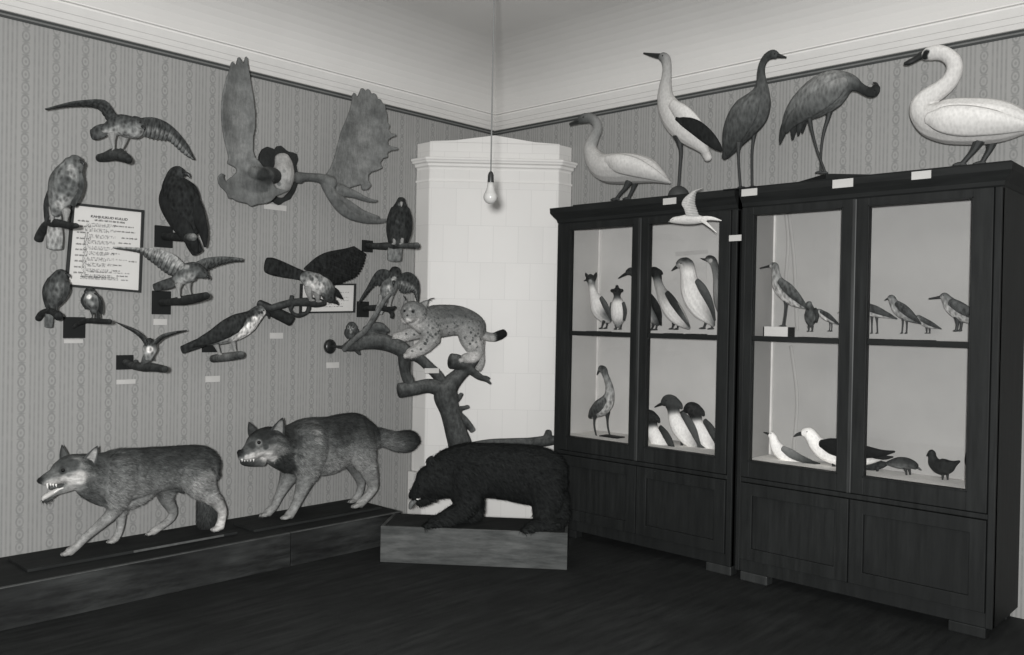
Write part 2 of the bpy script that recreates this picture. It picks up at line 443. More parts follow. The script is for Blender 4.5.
run(prof, 'l', 'trim_1', 'cornice'); run(prof, 'r', 'trim_2', 'cornice')
pb = [(0, 3.026), (.004, 3.026), (.004, 3.06), (0, 3.06)]; pc = [(0, 3.038), (.0055, 3.038), (.0055, 3.047), (0, 3.047)]
run(pb, 'l', 'trim_3', 'border'); run(pb, 'r', 'trim_4', 'border')
run(pc, 'l', 'trim_5', 'border_pale'); run(pc, 'r', 'trim_6', 'border_pale')

# ------------------------------------------------------------------ corner stove
def stove_poly(a, b, e=0.):
    """five-sided corner block: e = how far it stands proud of the shaft"""
    k = e*.414
    return [(.004, -.004), (.004, -(a+e)), (b+k, -(a+e)), (a+e, -(b+k)), (a+e, -.004)]
def block(mb, a, b, e, z0, z1):
    mb.prism([(x, y, z0) for x, y in stove_poly(a, b, e)], (0, 0, z1-z0))
st = thing('corner_stove', 'tall white tiled stove standing across the corner of the room', 'stove', (.35, -.35, 0))
mb = MB(); block(mb, .84, .155, 0, .34, 2.62); mb.build('shaft', 'tile', st, flat=True, edge=.006)
mb = MB(); block(mb, .84, .155, .035, 0, .34); mb.build('plinth', 'tile', st, flat=True, edge=.008)
mb = MB(); block(mb, .84, .155, .006, 2.525, 2.54); mb.build('band', 'cornice', st, flat=True)
mb = MB(); block(mb, .84, .155, 0, 2.61, 2.64); block(mb, .84, .155, .02, 2.635, 2.66); block(mb, .84, .155, .045, 2.66, 2.678); block(mb, .84, .155, .06, 2.678, 2.698); mb.build('cornice', 'cornice', st, vox=.006, smooth=1, flat=True)
mb = MB(); block(mb, .835, .15, 0, 2.698, 2.82)
mb.build('crown_block', 'tile', st, flat=True, edge=.004)
d2 = Vector((.7071, .7071, 0)); nf = Vector((.7071, -.7071, 0)); c0 = Vector(((.835+.15)/2, -(.835+.15)/2, 2.82))
hw = (.835-.15)/2*1.4142
mb = MB(); mb.prism([c0-d2*hw, c0-d2*hw+Vector((0, 0, .004)), c0-d2*hw*.62+Vector((0, 0, .014)), c0+Vector((0, 0, .058)), c0+d2*hw*.62+Vector((0, 0, .014)), c0+d2*hw+Vector((0, 0, .004)), c0+d2*hw], -nf*.05)
mb.build('pediment', 'tile', st, flat=True)

# ------------------------------------------------------------------ display cabinets
def cabinet(label, x0, x1, yf, ztop, doors, muntin, sill, head, feet, cyl, inner_y, ovl=.05, ovr=.05, ln=''):
    t = thing('display_cabinet', label, 'cabinet', ((x0+x1)/2, yf/2, 0))
    T = .03; zb = .055
    for xa, xb in ((x0, x0+T), (x1-T, x1)):
        MB().box((xa, yf, zb), (xb, -.006, ztop-.02), 0, .003).build('side_panel', 'wood_dark', t, flat=True)
    MB().box((x0+T, -.02, zb), (x1-T, -.006, ztop-.02)).build('back_panel', 'wood_dark', t, flat=True)
    MB().box((x0, yf, ztop-.03), (x1, -.006, ztop), 0, .003).build('top_board', 'wood_black', t, flat=True)
    MB().box((x0+T, yf+.03, sill-.04), (x1-T, -.02, sill-.012)).build('case_floor', 'wood_dark', t, flat=True)
    # cloth lining: back, ends, floor
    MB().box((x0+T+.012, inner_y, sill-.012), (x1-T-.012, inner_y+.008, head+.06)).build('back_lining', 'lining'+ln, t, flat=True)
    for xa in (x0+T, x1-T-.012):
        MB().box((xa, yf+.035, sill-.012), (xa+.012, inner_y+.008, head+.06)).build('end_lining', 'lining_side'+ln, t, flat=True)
    MB().box((x0+T+.012, yf+.035, sill-.012), (x1-T-.012, inner_y, sill-.004)).build('floor_lining', 'lining_floor', t, flat=True)
    MB().box((x0+T+.012, inner_y-.012, sill), (x0+T+.024, inner_y, head+.06)).build('corner_strip', 'strip', t, flat=True)
    MB().box((x0+T+.014, yf+.05, muntin-.016), (x1-T-.014, inner_y-.002, muntin+.004)).build('shelf', 'wood_dark', t, flat=True)
    # front: head rail, posts, doors with glass
    yd = yf-.022
    MB().box((x0, yf-.004, head+.05), (x1, yf+.03, ztop-.03), 0, .003).build('head_rail', 'wood_black', t, flat=True)
    for xa, xb in ((x0, doors[0][0]-.002), (doors[-1][3]+.002, x1)):
        MB().box((xa, yf-.012, zb), (xb, yf+.03, head+.05), 0, .004).build('corner_post', 'wood_dark', t, flat=True)
    for da, ga, gb, db in doors:
        fr = MB()
        fr.box((da, yd, sill-.1), (ga, yf+.02, head+.048), 0, .004); fr.box((gb, yd, sill-.1), (db, yf+.02, head+.048), 0, .004)
        fr.box((ga-.002, yd+.002, head), (gb+.002, yf+.02, head+.048), 0, .003); fr.box((ga-.002, yd+.002, sill-.1), (gb+.002, yf+.02, sill), 0, .003)
        d = fr.build('door', 'wood_dark', t, flat=True)
        MB().box((ga, yd+.006, muntin-.017), (gb, yf+.015, muntin+.013), 0, .003).build('glazing_bar', 'wood_black', d, flat=True)
        MB().box((ga-.004, yf-.006, sill-.004), (gb+.004, yf-.003, head+.004)).build('glass_pane', 'glass', d, flat=True)
        mb = MB()
        for e in (ga-.008, gb): mb.box((e, yd-.004, sill-.008), (e+.008, yd+.001, head+.008), 0, .002)
        for e in (sill-.008, head): mb.box((ga-.008, yd-.004, e), (gb+.008, yd+.001, e+.008), 0, .002)
        mb.build('glass_bead', 'wood_dark', d, flat=True)
    # strip over the meeting of the doors, and keyhole plates
    xm = (doors[0][3]+doors[1][0])/2
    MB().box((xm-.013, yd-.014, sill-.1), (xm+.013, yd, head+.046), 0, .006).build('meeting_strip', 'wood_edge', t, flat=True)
    # lower cupboard
    MB().box((x0+.03, yf-.004, zb), (x1-.03, yf+.03, zb+.07), 0, .003).build('base_rail', 'wood_dark', t, flat=True)
    MB().box((x0+.03, yf-.016, sill-.13), (x1-.03, yf+.03, sill-.104), 0, .004).build('waist_moulding', 'wood_dark', t, flat=True)
    for da, ga, gb, db in doors:
        p = MB(); z0, z1 = zb+.074, sill-.134
        p.box((da, yd, z0), (da+.075, yf+.02, z1), 0, .004); p.box((db-.075, yd, z0), (db, yf+.02, z1), 0, .004)
        p.box((da+.07, yd, z1-.07), (db-.07, yf+.02, z1), 0, .003); p.box((da+.07, yd, z0), (db-.07, yf+.02, z0+.07), 0, .003)
        d = p.build('cupboard_door', 'wood_dark', t, flat=True)
        MB().box((da+.07, yf-.004, z0+.06), (db-.07, yf+.012, z1-.06), 0, .002).build('inset_panel', 'wood_dark', d, flat=True)
    for xa in feet:
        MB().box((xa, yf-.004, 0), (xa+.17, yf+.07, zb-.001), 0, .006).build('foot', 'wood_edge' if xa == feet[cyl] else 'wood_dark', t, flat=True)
        MB().box((xa, -.09, 0), (xa+.17, -.02, zb-.001), 0, .006).build('foot', 'wood_dark', t, flat=True)
    # stepped crown moulding along front and ends
    cz = [(0, ztop-.105), (.006, ztop-.1), (.012, ztop-.08), (.03, ztop-.06), (.048, ztop-.035), (.05, ztop), (0, ztop)]
    n = len(cz); vs = []
    for cx, cy, sx in ((x0, -.006, -1), (x0, yf-.004, -1), (x1, yf-.004, 1), (x1, -.006, 1)):
        for d, z in cz: vs.append((cx+sx*d*(ovl if sx < 0 else ovr)/.05, cy-(d if cy < -.1 else 0), z))
    fs = []
    for s3 in range(3):
        for i in range(n): fs.append((s3*n+i, s3*n+(i+1) % n, (s3+1)*n+(i+1) % n, (s3+1)*n+i))
    fs += [tuple(range(n)), tuple(range(3*n, 4*n))[::-1]]
    MB().add(vs, fs, 0).build('crown_moulding', 'wood_black', t, flat=True)
    return t
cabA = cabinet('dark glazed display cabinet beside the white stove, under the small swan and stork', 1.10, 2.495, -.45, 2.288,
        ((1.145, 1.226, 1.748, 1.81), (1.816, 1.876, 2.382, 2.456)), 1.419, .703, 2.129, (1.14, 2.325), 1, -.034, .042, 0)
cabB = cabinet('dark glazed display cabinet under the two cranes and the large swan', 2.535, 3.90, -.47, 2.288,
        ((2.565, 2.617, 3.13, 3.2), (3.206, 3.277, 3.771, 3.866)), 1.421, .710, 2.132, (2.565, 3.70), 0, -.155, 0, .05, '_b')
for pts in (((789, 214), (794, 260), (797, 330)), ((786, 214), (788, 245), (784, 300)), ((791, 346), (797, 400), (793, 455))):
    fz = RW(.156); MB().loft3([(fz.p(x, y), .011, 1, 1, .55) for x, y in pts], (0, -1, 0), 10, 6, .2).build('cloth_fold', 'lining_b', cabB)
# loose boards on the cabinet tops
tag(MB().box((1.26, -.495, 2.2885), (2.41, -.14, 2.297), 0, .002).single('board', 'wood_black', flat=True), 'thin dark board on top of the cabinet by the stove under the small swan', 'board')

tag(MB().box((2.43, -.525, 2.2885), (3.945, -.03, 2.2945), 0, .002).single('board', 'wood_black', flat=True), 'long dark board on top of the second cabinet under both cranes and the large swan', 'board')

# ------------------------------------------------------------------ platforms and pedestals
def platform(label, y0, y1):
    t = thing('platform', label, 'platform', (.28, (y0+y1)/2, 0), 'wolf platforms along the wall')
    MB().box((.545, y0, .0), (.565, y1, .198), 0, .003).build('front_board', 'wood_platform', t, flat=True)
    MB().box((.012, y0, .19), (.5445, y1, .2045), 0, .002).build('top_boards', 'wood_top', t, flat=True)
    MB().box((.5455, y0+.001, .1985), (.5655, y1-.001, .2035), 0, .0015).build('pale_edge', plain('pale platform edge', 66, .7, .1, .4, 12), t, flat=True)  # narrow strip paler than the boards, along the front top edge
    for ya in (y0, y1-.02): MB().box((.012, ya, 0), (.544, ya+.02, .189), 0, .002).build('end_board', 'wood_platform', t, flat=True)
    return t
platform('long low platform against the wall under the open-mouthed wolf', -4.6, -2.236)
platform('shorter low platform under the wolf with the outstretched tail', -2.23, -1.39)
bb1 = tag(MB().box((.10, -3.62, .206), (.40, -2.49, .222), 0, .003).single('base_board', 'wood_top', flat=True), 'thin dark board under the paws of the open-mouthed wolf', 'board', 'boards under the wolves')
MB().box((.401, -3.10, .210), (.4045, -2.58, .2215)).build('pale_edge', 'lighter', bb1, flat=True)
tag(MB().box((.17, -2.40, .206), (.43, -1.45, .222), 0, .003).single('base_board', 'wood_top', flat=True), 'thin dark board under the paws of the wolf with outstretched tail', 'board', 'boards under the wolves')
# bear pedestal
pA, pB = Vector((.85, -1.785, 0)), Vector((1.744, -1.07, 0)); ang = math.atan2(pB.y-pA.y, pB.x-pA.x); Lb = (pB-pA).length
bt = thing('pedestal', 'low grey wooden box pedestal carrying the black bear', 'pedestal', (pA+pB)/2)
def rbox(mb, u0, u1, v0, v1, z0, z1, bev=.003): return mb.box((pA.x+u0, pA.y+v0, z0), (pA.x+u1, pA.y+v1, z1), 0, bev, ang, pA)
rbox(MB(), 0, Lb, 0, .02, 0, .222).build('front_board', 'wood_base', bt, flat=True)
rbox(MB(), 0, .02, .021, .34, 0, .222).build('end_board', 'wood_base', bt, flat=True)
rbox(MB(), Lb-.02, Lb, .021, .34, 0, .222).build('end_board', 'wood_base', bt, flat=True)
rbox(MB(), .5, .86, -.0005, .012, .2205, .2235, .001).build('pale_edge', 'lighter', bt, flat=True)
rbox(MB(), .021, Lb-.021, .021, .36, .2, .219).build('top_board', 'wood_top', bt, flat=True)

# ------------------------------------------------------------------ hanging bulb
bp = ray(490.4, 197)*4.0+CAM
s_ = 4.0/F
bl = thing('hanging_bulb', 'bare white light bulb hanging on a long cord before the stove', 'light bulb', bp)
def lathe(prof, cx, cy, seg=24):
    mb = MB(); vs = []; m = len(prof)
    for r, z in prof:
        for a in range(seg): vs.append((cx+r*math.cos(2*PI*a/seg), cy+r*math.sin(2*PI*a/seg), z))
    fs = [(i*seg+a, i*seg+(a+1) % seg, (i+1)*seg+(a+1) % seg, (i+1)*seg+a) for i in range(m-1) for a in range(seg)]
    fs += [tuple(range(seg))[::-1], tuple((m-1)*seg+a for a in range(seg))]
    return mb.add(vs, fs, 0)
R_ = 7*s_
pr = [(.001, -R_)]+[(R_*math.sin(a), -R_*math.cos(a)) for a in np.linspace(.15, 2.15, 14)]+[(R_*.62, R_*1.02), (R_*.5, R_*1.5), (R_*.44, R_*2.1)]
lathe([(r, bp.z+z) for r, z in pr], bp.x, bp.y).build('glass_bulb', 'opal', bl)
z1 = bp.z+R_*2.02
lathe([(r*s_, z1+z*s_) for r, z in ((3.1, 0), (3.2, 1), (3.0, 5), (3.0, 7.5), (2.2, 10), (1., 11.5))], bp.x, bp.y).build('socket', 'bakelite', bl)
lathe([(.0034, z1+11*s_), (.0034, CEIL-.03), (.03, CEIL-.025), (.035, CEIL-.001)], bp.x, bp.y, 8).build('cord', 'cord', bl)

# ------------------------------------------------------------------ framed papers on the wall
lw = LW(.0)
def framed(label, name, cat, TL, TR, BR, BL, wpx, mat='frame'):
    q = [LW(.022).p(*a) for a in (TL, TR, BR, BL)]
    t = thing(name, label, cat, (0.01, (q[0].y+q[1].y)/2, q[2].z))
    o = [Vector((.003, a.y, a.z)) for a in q]; c = sum(o, Vector())/4; w = wpx*depth(c)/F
    ex = (o[1]-o[0]).normalized(); ez = (o[0]-o[3]).normalized()
    i = [o[0]+ex*w-ez*w, o[1]-ex*w-ez*w, o[2]-ex*w+ez*w, o[3]+ex*w+ez*w]
    mb = MB(); ext = Vector((.02, 0, 0))
    V = o+i+[a+ext for a in o]+[a+ext for a in i]; fs = []
    for a in range(4):
        b = (a+1) % 4
        fs += [(a, b, 4+b, 4+a), (8+a, 12+a, 12+b, 8+b), (a, 8+a, 8+b, b), (4+a, 4+b, 12+b, 12+a)]
    mb.add(V, fs, 0).build('frame', mat, t, flat=True)
    MB().prism([a+Vector((.003, 0, 0)) for a in i], (.004, 0, 0)).build('paper', 'paper', t, flat=True)
    def uv(u, v, e=.0073): return i[0]+(i[1]-i[0])*u+(i[3]-i[0])*v+Vector((e, 0, 0))
    return t, uv, (i[1]-i[0]).length, (i[0]-i[3]).length, ex, ez
pt, uv, pw, ph_, ex, ez = framed('large framed typed notice with a heading, hung on the wall behind the perched hawk', 'framed_notice', 'notice',
                             (72.5, 202.5), (144.6, 210.2), (141.3, 292.8), (65.5, 286.5), 2.4)
def text(s, u0, u1, v, hgt, parent, mat):
    cu = bpy.data.curves.new('t', 'FONT'); cu.body = s; cu.extrude = .0003; cu.offset = .03; tmp = bpy.data.objects.new('t', cu); COL.objects.link(tmp)
    dg = bpy.context.evaluated_depsgraph_get(); dg.update(); me = bpy.data.meshes.new_from_object(tmp.evaluated_get(dg)); bpy.data.objects.remove(tmp)
    xs = [q.co.x for q in me.vertices]; ys = [q.co.y for q in me.vertices]; a, b = min(xs), max(xs); c, d = min(ys), max(ys)
    off = origin(parent); e2 = hgt/(d-c)
    for q in me.vertices:
        f = (q.co.x-a)/(b-a); p = uv(u0+(u1-u0)*f, v)+ez*((q.co.y-c)*e2)+Vector((.0005+q.co.z, 0, 0)); q.co = p-off
    me.name = 'lettering'; me.materials.clear(); me.materials.append(M[mat]); o = bpy.data.objects.new('lettering', me); COL.objects.link(o); o.parent = parent; return o
text('KAHJULIKUD KULLID', .25, .8, .14, .018, pt, 'ink')
rr = random.Random(3)
def words(mat, v, u0, u1, hgt, dens=.72, par=None):
    u = u0; mb = MB()
    while u < u1:
        wl = rr.uniform(.03, .08); e = min(u+wl, u1); x = u
        while x < e:
            ww = rr.uniform(.003, .006); h2 = hgt*1.2*rr.uniform(.65, 1)
            if rr.random() < dens:
                a = [uv(x, v), uv(min(x+ww, e), v)]
                mb.prism([a[0], a[1], a[1]+ez*h2, a[0]+ez*h2], (.0004, 0, 0))
            x += ww+.003
        u = e+.014
    mb.build('text_line', mat, par or pt, flat=True)
bold, fine = 'ink', 'ink_grey'
words(bold, .172, .31, .76, .010, .95)
rows = [.195, .262, .342, .418, .492, .562, .635, .708, .784, .856]
rts = {0: [(.6, .9, .222), (.63, .93, .29)], 1: [(.73, .97, .372)], 2: [(.68, .88, .44)], 4: [(.6, .72, .585)], 6: [(.86, .99, .675)], 7: [(.64, .76, .735)], 8: [(.64, .74, .81)], 9: [(.7, .87, .875)]}
for k, v in enumerate(rows):
    words(bold, v, .07, .24+.04*(k in (1, 3)), .0085, 1.)
    for j, dv in enumerate((.018, .036, .052)):
        words(fine, v+dv, .18 if k else .2, .64-.1*(j == 2), .006, .7)
    for a, b, vv in rts.get(k, ()): words(bold, vv, a, b, .0075, .95)
words(fine, .66, .66, .84, .005); words(fine, .835, .3, .9, .006); words(fine, .905, .17, .72, .008, .95); words(fine, .925, .17, .88, .006, .8)
ft, uv, *_ = framed('small framed paper mostly hidden behind the eagle with the raised wing', 'framed_notice', 'notice', (301.5, 283.6), (356.3, 283.6), (355.2, 312.6), (300.5, 313.5), 1.7)
for v in (.3, .5, .62, .75, .85): words(fine, v, .45, .9-.1*(v > .7), .006, .6, ft)

# ------------------------------------------------------------------ small white cards
def card(fr, x0, y0, x1, y1, label, group, thick=.004, back=False):
    ym = (y0+y1)/2; a, b = fr.p(x0, ym), fr.p(x1, ym); xm = (x0+x1)/2
    zt, zb = fr.p(xm, y0).z, fr.p(xm, y1).z
    mb = MB(); pts = [Vector((a.x, a.y, zb)), Vector((b.x, b.y, zb)), Vector((b.x, b.y, zt)), Vector((a.x, a.y, zt))]
    mb.prism(pts, -fr.n*thick)
    return tag(mb.single('label_card', 'card', flat=True), label, 'label card', group)
g = 'white cards on the wallpaper'
for x0, y0, x1, y1, l in ((264, 204.5, 286.5, 210, 'white card on the wall just below the moose skull'), (153.5, 319, 167, 325, 'white card below the black plate of the hawk with pale spread wings'),
        (64, 339.2, 83, 343.2, 'thin white card below the black plate of the small falcon'), (116.5, 379.5, 135.5, 384, 'white card under the small bird with both wings up'),
        (205.5, 376, 220, 382, 'white card on the wall below the osprey'), (270, 332.8, 283, 338.6, 'white card on the wall under the sawn log'), (326.5, 362.4, 339, 368, 'white card below the round black wall block')):
    card(LW(.0055), x0, y0, x1, y1, l, g)
g = 'white cards on the cabinets'
for y, x0, y0, x1, y1, l in ((.507, 663, 198, 676, 204.3, 'white card on the cabinet edge below the stork'), (.527, 741.5, 188.7, 757, 195.8, 'white card on the cabinet edge at the foot of the upright crane'),
        (.527, 832.5, 179, 853, 187.5, 'white card on the cabinet edge below the stooping crane'), (.527, 911.5, 171, 931, 179, 'white card on the cabinet edge below the large swan'),
        (.499, 729, 235, 741.2, 241, 'small white card on the upright between the two cabinets')):
    card(RW(y), x0, y0, x1, y1, l, g)

# ------------------------------------------------------------------ beasts
def legs(mb, fr, pts, hip_off, z, k=1., toes=0, toe_dir=(-1, .12), seg=10, rs=1.):
    m_ = len(pts)-1; pts = [(a[0], a[1], a[2]*(1 if not i else rs))+tuple(a[3:]) for i, a in enumerate(pts)]
    """a leg whose foot lands on height z: depth slides from the hip's to the foot's"""
    q = pts[-1]; e = fr.offz(q[0], q[1]+q[2]*.8, z); n = len(pts); out = []
    for i, a in enumerate(pts):
        t = (i/(n-1))**.9; out.append((a[0], a[1], a[2], a[3], a[4] if len(a) > 4 else a[3], hip_off+(e-hip_off)*t, k))
    mb.loft(fr, out, seg, 5)
    for j in range(toes):
        s = (j-(toes-1)/2)*2/max(1, toes-1); r = q[2]*.5
        mb.loft(fr, [(q[0]+s*q[2]*.25, q[1]+q[2]*.15, r*.9, q[3], q[3], e+s*q[2]*.62), (q[0]+toe_dir[0]*q[2]*1.0+s*q[2]*.25, q[1]+q[2]*.35+toe_dir[1]*q[2], r, q[3], q[3], e+s*q[2]*.75),
                     (q[0]+toe_dir[0]*q[2]*1.45+s*q[2]*.25, q[1]+q[2]*.55, r*.6, q[3], q[3], e+s*q[2]*.95)], 8, 3)
    return e
def ear(par, fr, base, tip, w, g, gi, o, ot, mat='fur', lean=0.):
    """cupped, pointed ear: an outer shell with a paler hollow"""
    bx, by = base; tx, ty = tip; L = lambda t: (bx+(tx-bx)*t, by+(ty-by)*t)
    mb = MB(); cols = []; rows = 9; seg = 8; vs = []; fs = []
    for i in range(rows):
        t = i/(rows-1); x, y = L(t); r = w*(1-t)**.75*(1+.55*t*(1-t)*2)*(1-.0*t)+.12
        d = Vector((tx-bx, ty-by, 0)).normalized(); px_, py_ = -d.y, d.x
        for side in (0, 1):
            for s in range(seg+1):
                u = -1+2*s/seg; cup = (u*u)*w*.5*(1-t*.6)
                q = fr.p(x+px_*u*r+lean*t*t*w, y+py_*u*r, o+(ot-o)*t+cup+(0 if side else w*.14*(1-t)+.25))
                vs.append(q); cols.append(g if not side else gi if abs(u) < .72 and t < .85 else g*.8)
    m = seg+1
    for i in range(rows-1):
        for s in range(seg):
            for sd in (0, 1):
                A = i*2*m+sd*m+s; q = (A, A+1, A+2*m+1, A+2*m); fs.append(q if sd else q[::-1])
        for s in (0, seg):
            A = i*2*m+s; fs.append((A, A+m, A+3*m, A+2*m))
    # hollow faces the room
    half = len(vs)
    cols = [gi if (k//m) % 2 == 0 and abs(-1+2*(k % m)/seg) < .75 and k//(2*m) < rows-2 else g for k in range(half)]
    return mb.add(vs, fs, cols).build('ear', mat, par)
# --- wolf with the open mouth
w1 = thing('wolf', 'mounted grey wolf with open mouth and lowered tail, striding on the longer platform', 'wolf', (.27, -3.0, .222), 'mounted wolves')
fr = LW(.27); mb = MB()
D, Mi, P_ = 50, 100, 128
mb.loft(fr, [(207, 477, 14, D, 110, 0, .8), (201, 468, 21, D, 105), (188, 467, 22, D, 98), (172, 467.5, 21.5, D, 92), (148, 471, 24, D+8, 100), (124, 476, 28, D+14, 108), (106, 477, 27, D+16, 92), (93, 474.5, 22.5, D+14, 74, 4), (84, 472, 18.5, D+12, 100, 8), (75, 470.5, 17, D+10, 130, 10)], 18, 5, .72)
# head, muzzle, jaws
mb.loft(fr, [(80, 471, 16.5, D+10, 130, 10), (70, 470, 16, D+12, 140, 12), (62, 472, 12.5, D+10, 150, 13), (55, 476, 9, 84, 160, 14), (48, 478.5, 6.6, 84, 165, 15), (42.5, 481, 5, 60, 150, 15)], 14, 5, .85)
mb.ball(fr.p(40.4, 480.6, 15), 3.3*depth(fr.p(40, 480))/F, 22)
mb.loft(fr, [(72, 484, 7, 130, 150, 12), (64, 488.5, 5, 110, 140, 13), (56, 492, 3.6, 80, 120, 14), (48, 497.5, 3.1, 60, 90, 15), (43, 500.8, 2.4, 50, 60, 15)], 10, 5, 1.)
# cheek ruff and throat
mb.loft(fr, [(77, 463, 6, 90, 150, 18), (80, 476, 9, 105, 140, 16), (84, 488, 8, 80, 90, 12), (93, 493, 9, 76, 80, 4), (104, 498, 9, 90, 90, 2)], 12, 5, .9)
# shoulder, haunch masses
mb.loft(fr, [(118, 466, 20, D+20, 110, 8), (117, 485, 20, 98, 112, 10), (116, 503, 12, 105, 120, 10)], 14, 5, .8)
mb.loft(fr, [(194, 468, 19, D+10, 105, 8), (200, 483, 17, 108, 120, 10), (210, 496, 9, 125, 140, 10)], 14, 5, .6)
mb.loft(fr, [(150, 487, 9, 100, 110, 0), (140, 496, 9, 100, 112), (128, 500, 9, 105, 120)], 12, 4, .9)
mb.loft(fr, [(176, 480, 12, 88, 70, -6), (184, 486, 8, 80, 60, -6)], 12, 4, .9)
# legs
legs(mb, fr, [(116, 496, 12, 110), (113.5, 511, 8.5, 118), (101, 524, 6, 125), (88, 535, 5, 130), (77, 546, 4.6, 140), (69, 552, 5.4, 150)], 10, .222, toes=3, rs=.88)
legs(mb, fr, [(119, 500, 10, 100), (120.5, 512, 6.5, 118), (120.5, 525, 4.6, 130), (117.5, 535, 4.2, 140), (113.5, 540, 4.6, 150)], -14, .222, toes=3, rs=.88)
legs(mb, fr, [(166, 486, 12, 92), (166, 498, 8.5, 105), (172.5, 511, 5.5, 118), (170, 519, 4.8, 130), (160, 527, 4.2, 140), (152.5, 532, 4.6, 150)], -12, .222, toes=3, rs=.88)
legs(mb, fr, [(208, 494, 9, 122), (216.5, 502, 7.5, 140), (222, 511, 5.6, 160), (221.5, 520, 4.8, 175), (219.5, 527, 5.6, 175)], 10, .222, toes=3, rs=.88)
body = mb.build('body', 'fur', w1, vox=.006, smooth=3, fur=(30000, .034, .0024, .16, (.0, 1., -.55), (.45, 1.5), [(62, 478, 24, .22), (63, 450, 12, .2), (95, 451, 10, .2), (90, 532, 26, .25), (118, 530, 16, .25), (160, 520, 22, .25), (222, 516, 16, .25), (75, 548, 16, .2), (112, 514, 7, .5)]),
   paint=[(79, 478, 7, 185), (72, 481, 5.4, 188), (64, 479, 3.6, 186), (57, 482, 3, 178), (74, 464, 6, 70), (68, 462, 5, 66), (90, 484, 6, 84), (200, 485, 9, 128), (206, 492, 7, 124), (186, 452, 9, 46), (110, 455, 8, 60), (92.5, 455, 4.2, 128), (95.5, 450, 2.6, 128), (62.8, 470.8, 3.6, 50), (88, 494, 8, 74), (100, 500, 7, 76), (147, 453, 9, 52), (165, 450, 9, 52), (128, 452, 6, 58), (208, 480, 10, 118), (215, 488, 7, 112)])
ear(w1, fr, (64.5, 460), (61.8, 444.4), 4.6, 58, 74, -2, -3); ear(w1, fr, (89, 463), (97.6, 445.6), 6.4, 66, 140, 15, 20)
eye_on(body, 63, 470.4, 2.1, w1)
MB().loft(fr, [(64, 485.5, 3.2, 40, None, 13), (56, 486.8, 3, 40, None, 14), (50, 488, 2, 40, None, 14)], 10, 4, .9).build('mouth_lining', 'mouth', w1)
MB().loft(fr, [(58, 489.5, 2.2, 1, None, 15, 1.2), (50, 494, 2.6, 1, None, 16, 1.2), (44.5, 497.5, 2.4, 1, None, 17, 1.), (42.8, 500, 1.2, 1, None, 17)], 10, 4, .5).build('tongue', 'tongue', w1)
tb = MB()
for px, py, l in ((47.2, 485, 4.5), (50.5, 485.4, 2), (53, 485.6, 2), (56, 486, 2)):
    tb.loft(fr, [(px, py-1.5, 1.1, 1, None, 18), (px+.3, py+l-2, .6, 1, None, 18), (px+.5, py+l-1, .15, 1, None, 18)], 6, 2)
tb.loft(fr, [(63, 488, .9, 1, None, 17), (58, 489.8, 1, 1, None, 18), (54, 492.6, .8, 1, None, 18)], 6, 3); tb.build('teeth', 'teeth', w1)
MB().loft(fr, [(203, 480, 5, 70, None, -6), (205, 494, 8, 70, None, -10), (207.5, 510, 10.5, 58, None, -12), (207, 524, 9.5, 40, None, -12), (206.5, 531, 5, 34, None, -12)], 14, 5, .9).build('tail', 'fur', w1, vox=.006, smooth=2, fur=(6000, .04, .002, .2, (0, .1, -1)))

# --- wolf with the outstretched tail
w2 = thing('wolf', 'mounted wolf with bushy tail held straight out, bracing on the shorter platform', 'wolf', (.29, -1.9, .222), 'mounted wolves')
fr = LW(.29); mb = MB()
mb.loft(fr, [(377, 440, 9.5, D, 100, 0, .8), (369, 438.5, 16, D, 108), (361, 437.6, 21, D-2, 112), (352, 437, 24.4, D-4, 112), (341, 440.5, 27, D-6, 118), (326, 446, 29.5, D, 118), (308, 446, 28.5, D+14, 108), (294, 448, 26, D+8, 62), (283, 448, 22, D, 52, 5), (273, 445, 18.5, D-4, 90, 10)], 18, 5, .72)
mb.loft(fr, [(276, 445, 17.5, D-6, 110, 10), (266, 443, 16.5, D-12, 140, 14), (258, 445, 13.5, D-10, 150, 17), (252, 450, 10, 74, 165, 19), (246, 454, 7.2, 74, 165, 21), (241.5, 456.2, 5.6, 60, 120, 22)], 14, 5, .9)
mb.ball(fr.p(240, 452.6, 22), 3.2*depth(fr.p(240, 453))/F, 22)
mb.loft(fr, [(262, 461, 6, 120, 110, 14), (252, 463, 4, 70, 60, 18), (245, 463, 3.2, 45, 40, 20), (241.5, 462, 2.2, 40, 40, 21)], 10, 4, .95)
mb.loft(fr, [(272, 438, 8, 66, 110, 18), (274, 450, 9, 90, 130, 16), (279, 460, 8, 60, 60, 12), (287, 466, 8, 54, 52, 5)], 12, 4, .9)
mb.loft(fr, [(309, 436, 21, D+16, 100, 10), (308, 455, 21, 92, 112, 12), (307, 474, 13, 105, 112, 12)], 14, 5, .78)
mb.loft(fr, [(359, 439, 18, D, 100, 10), (363, 455, 15.5, 102, 122, 12), (368, 470, 9.5, 118, 125, 12)], 14, 5, .62)
legs(mb, fr, [(308, 470, 13, 105), (303, 486, 9, 112), (298, 499, 6.2, 118), (294, 508, 5.3, 124), (289, 515.5, 5.6, 132)], 12, .222, toes=3, rs=.88)
legs(mb, fr, [(292, 470, 12, 92), (285, 484, 8, 112), (279, 496, 5.4, 118), (273.5, 507, 4.8, 124), (267.5, 513, 5.2, 132)], -10, .222, toes=3, rs=.88)
legs(mb, fr, [(354, 458, 13, 92), (358, 472, 8.5, 102), (361, 484, 5, 114), (359, 494, 4.4, 124), (355.5, 499.5, 4.8, 132)], -8, .222, toes=3, rs=.88)
legs(mb, fr, [(367, 467, 10, 116), (371.5, 479, 8, 122), (373, 488, 6, 128), (366.5, 497.5, 5, 132), (359.5, 504, 5.4, 138)], 12, .222, toes=3, rs=.88)
